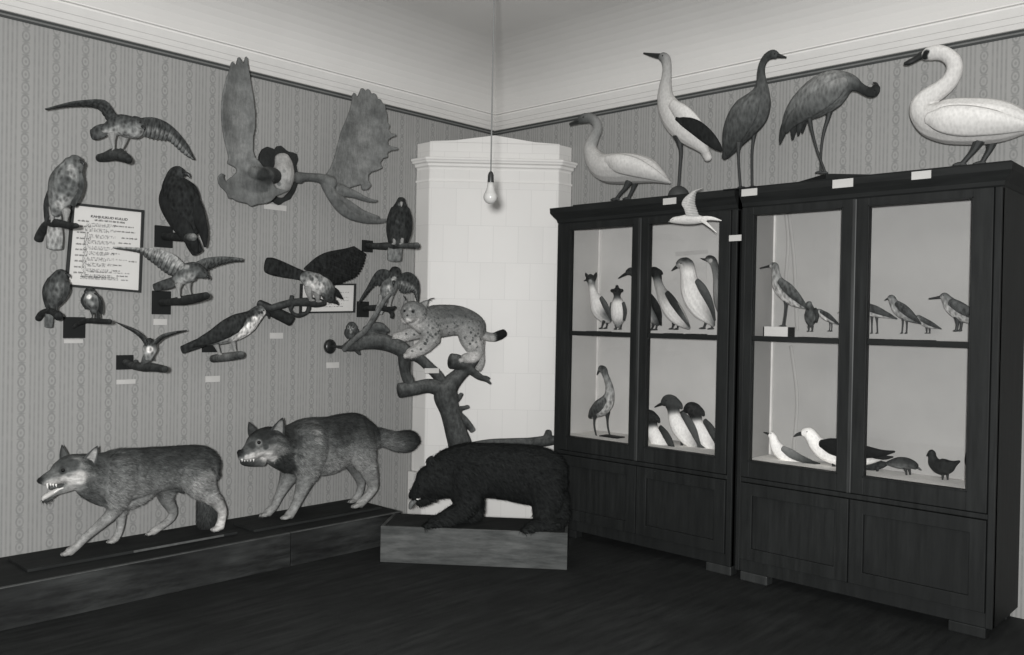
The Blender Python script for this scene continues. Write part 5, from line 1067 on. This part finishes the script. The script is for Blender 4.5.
MB().loft(f, [(701, 220, 1.8, 196, None, 3), (707, 224, 1.5, 198, None, 5), (716.4, 232.4, .4, 196, None, 8)], 10, 5, .4).build('tail', 'down', t)
MB().loft(f, [(697, 218.6, 2, 186, None, -3), (706, 215.6, 2, 176, None, -6), (716, 214.6, .5, 170, None, -9)], 10, 5, .3).build('wing', 'down', t) if False else None
a_, b_ = f.p(692, 219.6), f.p(692, 219.6); b_ = Vector((a_.x, -.505, a_.z+.01))
MB().loft3([(a_, .0022, 40, 40, 1), (b_, .0022, 40, 40, 1)], (0, 0, 1), 6, 2).build('wire', 'horn', t)

# ------------------------------------------------------------------ birds behind the cabinet glass
SA, SB, FA, FB = 1.4235, 1.4255, .6995, .7065
def sits(fr, px, py, z):
    return fr
WS = ('wood_dark', .010)
f = RW(.24)
bird('grebe', 'crested grebe with dark ear tufts, leftmost bird on the upper shelf of the first cabinet', 'bird', f,
     [(609.6, 321, 2.6, 80, 130), (605, 317, 6.8, 96, 170), (600.6, 310, 9.2, 150, 190), (597.4, 302, 8, 170, 190), (594, 295, 4.8, 175, 185), (592.4, 289, 3.4, 165, 175), (591.6, 284, 3.8, 90, 140), (591, 280, 5, 44, 60), (589.4, 277.4, 4.4, 38, 44)],
     mat='down', extra=[[(594, 279, 2.4, 34, 34), (595.6, 275, 1.8, 30, 30), (596.4, 272.6, .8, 30, 30)], [(588.4, 278, 2.2, 34, 34), (586.4, 275, 1.6, 30, 30), (585.6, 273, .7, 30, 30)]],
     vox=.003, bill=[(587.4, 279.6, 1.4, 0), (584, 281, .5, 0)], eyes=[(588.6, 278.6)], er=.6, paint=[(590.2, 281.4, 2, 130)],
     legs=[[(604, 321, 1.9, 3), (602.4, 325, 1.3, 3), (601.6, 328, 1.1, 3)], [(607.4, 321, 1.9, -3), (607, 325, 1.3, -3), (606, 328, 1.1, -3)]], toe=2.6,
     folds=[[(601, 298, 2.4, 80, 70, 5), (605, 305, 3.4, 74, 64, 6), (608.6, 313, 2.8, 70, 60, 4), (611, 320, 1, 66, 60, 1)]], stand=(589.5, 608, SA, 'wood_mid' if 'wood_mid' in M else 'wood_dark', .008))
bird('grebe', 'small tufted dark-headed grebe standing upright second from left on the upper shelf', 'bird', f,
     [(618.4, 325.6, 3.4, 90, 120), (618.2, 319, 7, 140, 165), (618, 310, 7.8, 165, 180), (617.4, 302, 6.2, 160, 170), (617, 296.6, 3.6, 60, 80), (617, 292.6, 4.4, 34, 40), (617, 290, 4.2, 32, 34)], mat='down', vox=.003,
     extra=[[(614.6, 291, 2.6, 32, 32), (611.4, 290.6, 1.6, 30, 30)], [(619.6, 291, 2.6, 32, 32), (622.4, 290.4, 1.6, 30, 30)], [(617, 289, 2.4, 32, 32), (617, 285.8, 1.6, 32, 32)]],
     bill=[(615.6, 292.6, 1.2, 0, None, 4), (614, 293.6, .4, 0, None, 5)], eyes=[(615.6, 291), (619, 291)], er=.55,
     legs=[[(616, 325, 1.6), (616, 328.8, 1.1)], [(620.6, 325, 1.6), (620.6, 328.8, 1.1)]], toe=2.2,
     folds=[[(623.4, 303, 2, 70, 60, 2), (625, 311, 2.4, 66, 58, 2), (624, 320, 1.6, 62, 56, 1)], [(611.4, 303, 1.6, 80, 70, 2), (610.6, 311, 1.8, 76, 66, 2), (612, 320, 1.2, 72, 62, 1)]])
f = RW(.20)
bird('cormorant', 'long-billed bird half hidden by the middle upright, its bill showing in the left pane', 'bird', f,
     [(658, 324, 3, 44, 90), (655.6, 318, 7.4, 46, 165), (651, 309, 9.6, 44, 175), (645, 299, 8.6, 44, 160), (640.6, 290, 5.6, 42, 90), (638, 281, 4.2, 40, 60), (635, 274, 4.4, 40, 60), (631, 271.4, 4.2, 42, 60), (627.6, 272.4, 3, 44, 60)], mat='down', vox=.004,
     bill=[(628, 272.8, 2, 0), (623, 275.4, 1.4, 0), (618.4, 278.4, .5, 0)], eyes=[(629.4, 271)], er=.6,
     legs=[[(653.6, 322, 2.6), (652.6, 327, 1.6), (651.6, 329.4, 1.4)], [(657.4, 321, 2.4), (656.6, 326, 1.5), (656, 329.4, 1.3)]], toe=3,
     folds=[[(650, 296, 3, 34, 30, 5), (655, 305, 4.4, 32, 28, 6), (658.6, 315, 3.4, 30, 28, 4), (661, 325, 1.2, 30, 28, 1)]])
bird('merganser', 'dark-headed merganser with a ragged crest, standing upright just right of the middle upright', 'bird', f,
     [(689, 328, 2, 90, 110), (684, 323, 5.6, 130, 165), (677, 315.6, 8.8, 150, 185), (670.6, 307, 9.4, 150, 188), (665, 298, 7.6, 110, 170), (660.6, 289.6, 5.2, 120, 150), (658, 282, 4.4, 100, 120), (657, 276, 5, 34, 38), (654.8, 272, 5.2, 32, 34), (651.6, 270.4, 3.8, 32, 34)], mat='down', vox=.0035,
     extra=[[(657, 271.6, 4, 30, 30), (660.4, 272, 2.2, 30, 30), (662.6, 274, .9, 30, 30)], [(657, 275, 3, 30, 30), (660.4, 276.4, 1.4, 30, 30), (661.4, 278, .6, 30, 30)]],
     bill=[(650.6, 270.8, 1.5, 0), (646, 271.6, 1., 0), (642.4, 272.4, .5, 0)], eyes=[(652.6, 269.6)], er=.6,
     legs=[[(674, 322, 2.4), (673, 326, 1.5), (672, 328.6, 1.3)], [(678.6, 322.6, 2.4), (678, 326.4, 1.5), (677, 328.8, 1.3)]], toe=3,
     folds=[[(667, 293, 3, 40, 36, 5), (672, 300, 4.2, 36, 34, 7), (677, 308, 3.6, 44, 40, 7), (683, 317, 2.6, 80, 70, 5), (689, 326, 1, 60, 54, 2)]], stand=(667, 680, SA, 'wood_dark', .008))
f = RW(.17)
bird('loon', 'tallest pale-fronted loon with a dark cap, on the upper shelf of the first cabinet', 'bird', f,
     [(713.6, 325.4, 2, 80, 130), (709, 318, 6.8, 110, 188), (702, 308.6, 11.4, 150, 196), (696, 298, 13, 165, 198), (691.6, 288, 11.6, 170, 196), (689, 279, 8.8, 170, 190), (688, 271.6, 8, 168, 186), (686, 265.4, 8, 90, 185), (682, 263.6, 6, 80, 170), (678.6, 264.6, 4, 70, 130)], mat='down', vox=.0035,
     bill=[(678.8, 265.4, 2.4, 0), (675, 268, 1.6, 0), (671.6, 270.8, .5, 0)], eyes=[(681, 263.6)], er=.7,
     legs=[[(705, 318, 2.8), (705.6, 323, 1.9), (703.6, 328, 1.6)], [(711, 318, 2.6, -3), (712, 324, 1.7, -3), (712, 328.4, 1.5, -3)]], toe=4,
     folds=[[(697, 281, 3, 84, 76, 8), (702, 288, 4.6, 76, 68, 9), (707.6, 298, 4.4, 68, 60, 8), (712, 309, 3, 60, 54, 5), (714.6, 320, 1.4, 50, 46, 2)]], stand=(689, 704, SA, 'wood_dark', .008), paint=[(685, 258.6, 3.4, 60), (690, 259.6, 3, 80)])
f = RW(.10)
bird('duck', 'duck with striped head behind the tall loon, half hidden by the upright', 'bird', f,
     [(730, 324, 3, 80, 110), (727, 314, 8, 80, 120), (724, 301, 10.4, 80, 130), (721, 288, 8.4, 80, 140), (717.6, 276, 5, 70, 120), (715, 267, 4, 60, 110), (712.6, 261, 4.4, 50, 130), (709, 259, 4, 44, 120), (706.4, 259.6, 2.4, 44, 90)], mat='down', vox=.0035,
     bill=[(706.6, 259.8, 1.5, 0), (703.4, 259.2, 1., 0), (700.6, 258.4, .4, 0)], eyes=[(708.6, 258)], er=.6, legs=[[(725, 322, 2), (724.6, 328, 1.4)], [(730, 322, 2), (730, 328, 1.4)]], toe=3, paint=[(710.6, 260.6, 2, 165)])
a = RW(.045); tag(MB().prism([a.p(675, 252), a.p(707.6, 249.6), a.p(708, 253.4), a.p(675.6, 256.4)], (0, .002, 0)).single('label_card', 'card', flat=True), 'long narrow label strip on the back lining above the tall loon', 'label card')
tag(MB().prism([a.p(694, 263), a.p(706.5, 262), a.p(706.5, 279), a.p(694, 280)], (0, .002, 0)).single('label_card', plain('greyed card', 178), flat=True), 'square pale card on the back lining behind the neck of the tall loon', 'label card')
# lower floor, first cabinet
f = RW(.25)
bird('bittern', 'long-necked mottled wader standing alone below the shelf in the left pane of the first cabinet', 'bird', f,
     [(590, 417, 2.6, 70, 90), (594, 412.6, 6, 76, 100), (600.6, 408, 8.8, 84, 110), (606.4, 402.6, 8, 92, 120), (609.4, 395.4, 5.6, 100, 125), (609.4, 388, 4.4, 104, 125), (607.6, 381, 3.6, 100, 115), (605.4, 375, 3.4, 84, 100), (603.4, 370, 4, 56, 76), (600.4, 368.6, 3.6, 60, 84)], vox=.003,
     bill=[(599.4, 370, 1.6, 0), (598, 372.6, 1.1, 0), (597, 375, .5, 0)], billmat='leg_dark', eyes=[(601, 368.4)], er=.6, mat='feather',
     legs=[[(596, 414, 3, 3), (594.4, 420, 1.7, 3), (594.6, 428, 1.3, 3), (597.4, 440.4, 1.2, 3)], [(607.4, 412, 3, -3), (607.4, 420, 1.7, -3), (608, 428, 1.3, -3), (611, 439.6, 1.2, -3)]], toe=4,
     folds=[[(604, 400, 3.6, 90, 70, 6), (599, 406, 5, 80, 62, 7), (593.6, 412, 3.6, 66, 54, 5), (589, 417.4, 1.4, 60, 50, 2)]], stand=(603, 621, FA, 'wood_dark', .008))
f = RW(.22)
def sawbill(label, dx, dy, dark_head, back, fr, legs, s=1., hd=38):
    L = lambda pts: [(654.4+dx+(a[0]-672)*s, 407+dy+(a[1]-402.7)*s, a[2]*s)+tuple(a[3:]) for a in pts]
    return bird('merganser', label, 'bird', fr,
     L([(696, 447, 3, 120, 150), (691, 441.4, 6.8, 150, 195), (684.6, 433.6, 9, 180, 202), (678.6, 424.6, 9, 190, 203), (674.4, 416, 6.6, 180, 200), (673.4, 409.6, 6.4, hd, hd), (672, 403.4, 8, hd, hd), (667.6, 401, 6.6, hd, hd), (663.6, 402.6, 4, hd, hd)]), mat='down', vox=.0035,
     extra=[L([(675, 402, 5, hd, hd), (679.4, 405, 3.4, hd, hd), (681.6, 408.4, 1.6, hd, hd)])],
     bill=L([(663.6, 403.2, 2, 0), (659, 405, 1.4, 0), (654.6, 407.2, .6, 0)]), eyes=[L([(666.4, 400.6, 1)])[0][:2]], er=.7,
     legs=[L([(682, 440, 2, 2), (681.6, 446, 1.4, 2)]), L([(690.6, 444, 2, -2), (690.6, 450, 1.4, -2)])], legmat='leg_dark', toe=3,
     tail=L([(694, 443, 4.4, back, back+20, 0), (700, 447.4, 3.4, back, back, 0), (706.4, 450.4, 1.4, back, back, 0)]), folds=[L([(682.6, 414, 3, back, back-4, 6), (688, 421, 4.4, back, back-4, 8), (693, 430, 4.4, back, back-4, 8), (697, 439.6, 3, back, back-4, 5), (700.6, 447, 1.2, back, back-4, 2)])])
sawbill('merganser on the cabinet floor half hidden by the middle upright, leftmost of the three', -4, 10, 38, 52, RW(.26), None, .92)
sawbill('merganser with a rounded grey head in the middle of the three on the cabinet floor', 17.6, -4.3, 52, 74, RW(.20), None, 1., 62)
sawbill('merganser with a black head, farthest right of the three on the cabinet floor', 40, 3, 36, 56, RW(.16), None, .98, 34)

# second cabinet, upper shelf
f = RW(.33)
bird('godwit', 'tall long-billed wader standing on the white block in the second cabinet', 'bird', f,
     [(807, 308, 1.6, 70, 90), (800.6, 304, 4.6, 76, 130), (793, 298.6, 7.4, 84, 140), (785.6, 292, 8.4, 92, 140), (779.4, 284.6, 7.4, 98, 140), (776.4, 277.4, 5, 104, 130), (775.6, 271, 4, 100, 120), (774.6, 266.6, 4.2, 84, 110), (771.6, 265.4, 3.2, 90, 120)], vox=.003,
     bill=[(770.6, 265.8, 1.5, 0), (764, 267.4, 1., 0), (754.5, 269.8, .5, 0)], eyes=[(772.6, 265)], er=.6,
     legs=[[(785, 297, 3, 2), (785.4, 304, 1.7, 2), (784.6, 314, 1.2, 2), (782.8, 325.6, 1.2, 2)], [(788, 299, 2.6, -2), (787, 306, 1.5, -2), (786, 316, 1.1, -2), (784.6, 325.8, 1.1, -2)]], toe=3.6,
     folds=[[(780, 281, 3.4, 84, 66, 6), (787, 287.6, 5.4, 76, 60, 7), (795, 295.4, 4.8, 70, 54, 6), (803, 303.6, 2.6, 60, 48, 3), (808.4, 309, .9, 54, 44, 1)]])
x0, x1 = f.p(766, 330).x, f.p(792, 330).x
wb = thing('white_block', 'small white block with dark ends under the long-billed wader', 'stand', ((x0+x1)/2, -.33, SB))
MB().box((x0+.008, -.37, SB), (x1-.008, -.29, SB+.064), 0, .002).build('block', 'paper', wb, flat=True)
for xa in (x0, x1-.0075): MB().box((xa, -.368, SB), (xa+.0075, -.292, SB+.062), 0, .001).build('end_piece', 'wood_dark', wb, flat=True)
f = RW(.30)
def wader(name, label, fr, body, bill, legs, fold, st=None, mat='feather', eye=None, group=None, toe=2, zs=SB, sm='wood_dark', legmat='leg_dark', vox=.0028):
    return bird(name, label, 'bird', fr, body, mat=mat, vox=vox, bill=bill, legs=legs, legmat=legmat, toe=toe, folds=[fold] if fold else (), eyes=[eye] if eye else (), er=.5, stand=(st[0], st[1], zs, sm, .008) if st else None, group=group)
wader('plover', 'small dark plover facing forward beside the tall long-billed wader', f, [(810.6, 326, 2.4, 50, 60), (810.8, 320.6, 5.6, 56, 80), (810.8, 314.4, 6.4, 46, 70), (810, 309, 4.4, 48, 70), (809.2, 305, 3.2, 70, 90), (808.8, 302.8, 2.8, 60, 80)], [(807, 304, 1, 0, None, 2), (805.4, 305, .4, 0, None, 3)], [[(808.8, 326, 1.4), (808.8, 331, .9)], [(812.4, 326, 1.4), (812.4, 331, .9)]], [(815, 309, 2, 44, 40, 2), (817, 315, 2.4, 42, 38, 2), (816.4, 322, 1.4, 40, 36, 1)], (801, 818), eye=(808, 302.6))
wader('sandpiper', 'small sandpiper with a tapering dark back, right of the dark plover', f, [(838.6, 324, .9, 56, 70), (833, 320.8, 2.6, 58, 120), (827, 317, 4, 60, 140), (822, 313.6, 3.6, 70, 140), (819.4, 311.2, 2.6, 90, 130), (818, 310.4, 2, 90, 130)], [(817, 310.8, .7, 0), (814, 311.6, .3, 0)], [[(829.4, 320, 1.2), (830, 325, .8), (829.6, 330.8, .8)], [(831.4, 321, 1.2), (832, 325, .8), (831.6, 331, .8)]], [(821, 311.4, 1.8, 52, 46, 3), (828, 315.6, 2.6, 48, 42, 3), (836, 322, 1.4, 46, 40, 1), (840, 325.4, .5, 46, 40, 0)], (821.6, 838), eye=(818, 309.8), sm='card')
f = RW(.27)
wader('sandpiper', 'wader behind the door joint whose tapering tail shows at the left of the right pane', f, [(896, 318.4, .9, 66, 90), (888, 315.4, 3, 70, 120), (878, 312.6, 5, 74, 130), (868, 309.6, 6, 76, 130), (860, 306.6, 4.6, 80, 130), (855, 305, 3.4, 80, 120), (851, 305.6, 3, 80, 120)], [(849, 306.8, 1.2, 0), (843, 310, .8, 0), (837.4, 313.2, .3, 0)], [[(876.6, 315, 2), (877.2, 323, 1.1), (877.6, 333, 1)], [(872, 314, 2), (872, 323, 1.1), (872, 333, 1)]], [(862, 305, 3, 64, 54, 5), (874, 309, 4, 58, 48, 5), (886, 314, 2.6, 54, 46, 3), (897, 318.8, .7, 50, 44, 1)], (868, 883), eye=(851.6, 304.8))
wader('sandpiper', 'slim wader standing on a small dark base, second bird in the upper right pane', f, [(920.4, 323.4, .8, 56, 70), (914, 319.6, 3.6, 60, 90), (906, 314.6, 6, 68, 110), (899, 309, 6.4, 76, 120), (894, 303, 4.4, 84, 120), (892, 298.6, 3.6, 80, 110), (889.6, 297.6, 3, 80, 110)], [(888, 298.6, 1.2, 0), (884.6, 300.4, .4, 0)], [[(903, 316, 2, 2), (903, 323, 1.2, 2), (902.2, 333, 1, 2)], [(906.4, 317, 2, -2), (907, 324, 1.2, -2), (906.6, 333, 1, -2)]], [(897, 303.4, 3, 66, 56, 5), (904, 309, 4.4, 58, 48, 6), (912, 316, 3.4, 52, 44, 4), (921, 323.8, .7, 48, 42, 1)], (888, 917), eye=(890, 297))
wader('dunlin', 'little wader with a low dark back behind the tail of the slim wader', RW(.20), [(940.6, 328.6, .7, 60, 80), (934, 326.4, 2.6, 62, 110), (927, 323.6, 4.2, 66, 120), (921.6, 320, 3.6, 70, 120), (918.6, 317.4, 2.6, 76, 120), (916.6, 317, 2, 76, 120)], [(915.4, 317.6, .8, 0), (912, 319, .3, 0)], [[(926.6, 326.6, 1.3), (926.8, 333, .8)], [(929.6, 326.8, 1.3), (929.8, 333, .8)]], [(922, 319.4, 2.4, 56, 48, 3), (930, 323.4, 2.6, 52, 44, 3), (941.4, 329, .6, 48, 42, 1)], (919.6, 934), eye=(917, 316.4))
wader('woodcock', 'stout straight-billed wader on a pale block at the right end of the upper shelf', f, [(984, 322, 1.4, 66, 90), (977, 319.4, 5, 72, 110), (968, 315.6, 8, 80, 120), (959, 310.6, 8.8, 84, 124), (951.4, 305, 7.4, 88, 126), (947, 299.6, 5, 86, 120), (944.4, 296.6, 4.2, 80, 116), (942, 296.4, 3, 84, 116)], [(941, 297, 1.7, 0), (935, 298, 1.3, 0), (929, 298.8, .8, 0)], [[(957, 317, 3.2, 2), (957.4, 324, 2.2, 2), (956.6, 330.4, 1.8, 2)], [(961, 318, 3, -2), (961.4, 324, 2, -2), (960.6, 330.4, 1.6, -2)]], [(951, 302, 4, 72, 58, 7), (960, 307.4, 5.4, 66, 54, 8), (970, 313.6, 4.4, 60, 50, 6), (982, 321, 1.4, 54, 46, 2)], (942.6, 972), eye=(943.6, 295.8), sm='card', toe=3)
# second cabinet, floor
f = RW(.28)
bird('gull', 'small pale gull reaching its head up, at the left of the second cabinet floor', 'bird', f,
     [(812, 461.4, 1.4, 90, 120), (804, 459.6, 3.4, 110, 150), (795, 457.6, 5.6, 150, 186), (785, 454.6, 7.2, 180, 200), (778.4, 449.4, 6.6, 195, 202), (774.6, 443, 5, 198, 202), (773, 437.6, 4, 198, 202), (771, 434.6, 3.4, 196, 200)], mat='down', vox=.003, bill=[(769.4, 434.4, 1.4, 0), (766, 433, 1, 0), (763.6, 432.4, .5, 0)], eyes=[(771, 433.8)], er=.6,
     legs=[[(787.6, 460, 1.6, 2), (787.4, 465.4, 1.2, 2)], [(791.4, 461, 1.6, -2), (791.4, 466, 1.2, -2)]], toe=3, folds=[[(783, 448.6, 3, 120, 110, 6), (791, 453.6, 4.6, 110, 100, 6), (801, 458.6, 3.6, 84, 76, 5), (811, 462, 2, 50, 46, 3), (820, 463.4, .7, 40, 38, 1)]])
f = RW(.27)
bird('gull', 'large black-backed gull with a white head, across the door joint of the second cabinet', 'bird', f,
     [(880, 458, 3, 90, 150), (868, 457.4, 7.4, 110, 190), (852, 456, 10.6, 130, 200), (836, 453.6, 11.4, 150, 203), (824, 449.6, 10, 190, 204), (816.4, 443.6, 8, 200, 204), (812.4, 437.6, 6.6, 202, 204), (808.6, 433.4, 6.2, 202, 204), (804, 432.6, 4.4, 200, 202)], mat='down', vox=.0035, bill=[(803, 433.2, 2.2, 0), (798, 434.4, 1.7, 0), (793.8, 436.4, .7, 0)], billmat='leg_pale' if False else 'leg_dark', eyes=[(807, 431.8)], er=.7,
     legs=[[(833.6, 462, 2.4, 3), (833.4, 467, 1.8, 3), (833, 470.4, 1.6, 3)], [(841, 463, 2.4, -3), (841, 468, 1.8, -3), (841, 472, 1.6, -3)]], legmat='leg_dark', toe=4, folds=[[(821, 443.6, 4, 30, 28, 8), (832, 446.4, 8.4, 30, 27, 10), (848, 449.6, 8.8, 30, 27, 10), (866, 452, 6.4, 30, 27, 8), (882, 453, 3.4, 30, 27, 5), (894.6, 451.6, 1, 30, 27, 2)], [(870, 455, 3, 34, 30, 4), (884, 457.4, 2.4, 34, 30, 3), (893, 457, .8, 34, 30, 1)]])
f = RW(.24)
bird('duck', 'small dark duck hidden behind the door joint, only its tail and leg showing', 'bird', f,
     [(888, 463.6, 1.4, 40, 44), (880, 464.6, 4.6, 42, 46), (870, 463.6, 7.4, 42, 46), (860, 462.6, 7, 42, 46), (853, 457.6, 4.4, 42, 46), (850, 452.6, 3.8, 42, 46)], mat='grey_feather', vox=.0035, bill=[(847.6, 453.4, 1.6, 0), (844, 454.6, .8, 0)], legs=[[(877.6, 467, 2.2, 3), (877, 472, 1.5, 3), (875.6, 476.6, 1.4, 3)], [(870, 468, 2.2, -3), (869.6, 473, 1.5, -3), (868.6, 477, 1.4, -3)]], toe=3, eyes=[(849.4, 451.8)], er=.5)
bird('rail', 'stooping water bird with its bill lowered, beside the lone round-bodied one', 'bird', f,
     [(886, 463.4, 1.4, 50, 70), (892, 463.2, 4, 54, 84), (899, 463, 6, 56, 90), (906.6, 463.4, 6, 52, 84), (912.4, 464.6, 4.6, 46, 70), (916, 466.6, 3.4, 42, 60)], mat='grey_feather', vox=.003, bill=[(917.6, 467.6, 1.5, 0), (921.4, 470.2, .6, 0)], eyes=[(915.6, 465.8)], er=.5, face=1,
     legs=[[(904.4, 467, 2.2, 2), (906.4, 473, 1.4, 2), (906, 479.4, 1.2, 2)], [(908.4, 467, 2.2, -2), (910, 473, 1.4, -2), (909.8, 479, 1.2, -2)]], toe=3)
bird('coot', 'dark round-bodied water bird with a cocked tail, standing alone in the lower right pane', 'bird', f,
     [(959.6, 461.2, 1.2, 36, 38), (954.6, 463.6, 3.2, 36, 40), (948.6, 466, 7.2, 36, 40), (941, 466.6, 8.4, 36, 40), (935, 463, 6.6, 36, 40), (932.6, 457.6, 4.2, 36, 40), (931.8, 453.4, 3.8, 36, 40), (930, 452.4, 3, 36, 40)], mat='grey_feather', vox=.003, bill=[(928.8, 453.6, 1.5, 0), (926.8, 456.2, .6, 0)], eyes=[(930.4, 451.8)], er=.5,
     legs=[[(942.6, 472, 2.2, 2), (942.8, 478, 1.3, 2), (941.2, 484.6, 1.2, 2)], [(947, 472, 2.2, -2), (947.6, 478, 1.3, -2), (947, 485, 1.2, -2)]], toe=3.4)
bird('coot', 'dark water bird mostly hidden by the end upright of the second cabinet', 'bird', f,
     [(995, 458, 2, 34, 36), (989, 462, 6, 34, 36), (981, 463.6, 9, 34, 36), (974.4, 461.6, 9.4, 34, 36), (971.6, 455.4, 6, 34, 36), (971.4, 449.6, 4.2, 34, 36), (970.6, 447, 3.6, 34, 36)], mat='grey_feather', vox=.003, bill=[(968.6, 448, 1.6, 0), (966.4, 450, .6, 0)], eyes=[(970, 446.4)], er=.5,
     legs=[[(978, 470, 2.4, 2), (978, 478, 1.4, 2), (977, 488, 1.3, 2)], [(984, 470, 2.4, -2), (984, 478, 1.4, -2), (983.4, 488, 1.3, -2)]], toe=3.4)

# ------------------------------------------------------------------ light: a flash held by the lens, and an added even ambient fill from the world
w = bpy.data.worlds.new('ambient fill'); sc.world = w; w.use_nodes = True
w.node_tree.nodes['Background'].inputs[0].default_value = (1, 1, 1, 1); w.node_tree.nodes['Background'].inputs[1].default_value = .45
ld = bpy.data.lights.new('camera_flash', 'AREA'); ld.shape = 'DISK'; ld.size = .12; ld.energy = 352; fo = bpy.data.objects.new('camera_flash', ld); COL.objects.link(fo)
up = ROT @ Vector((0, 1, 0)); rt = ROT @ Vector((1, 0, 0))
fo.location = CAM-FWD*.3-rt*.07+up*.06; fo.rotation_euler = FWD.to_track_quat('-Z', 'Y').to_euler()
vs = sc.view_settings; sc.display_settings.display_device = 'sRGB'
vs.view_transform = 'Standard'; vs.look = 'None'; vs.exposure = 0; vs.gamma = 1; vs.use_curve_mapping = False
sc.cycles.use_denoising = True
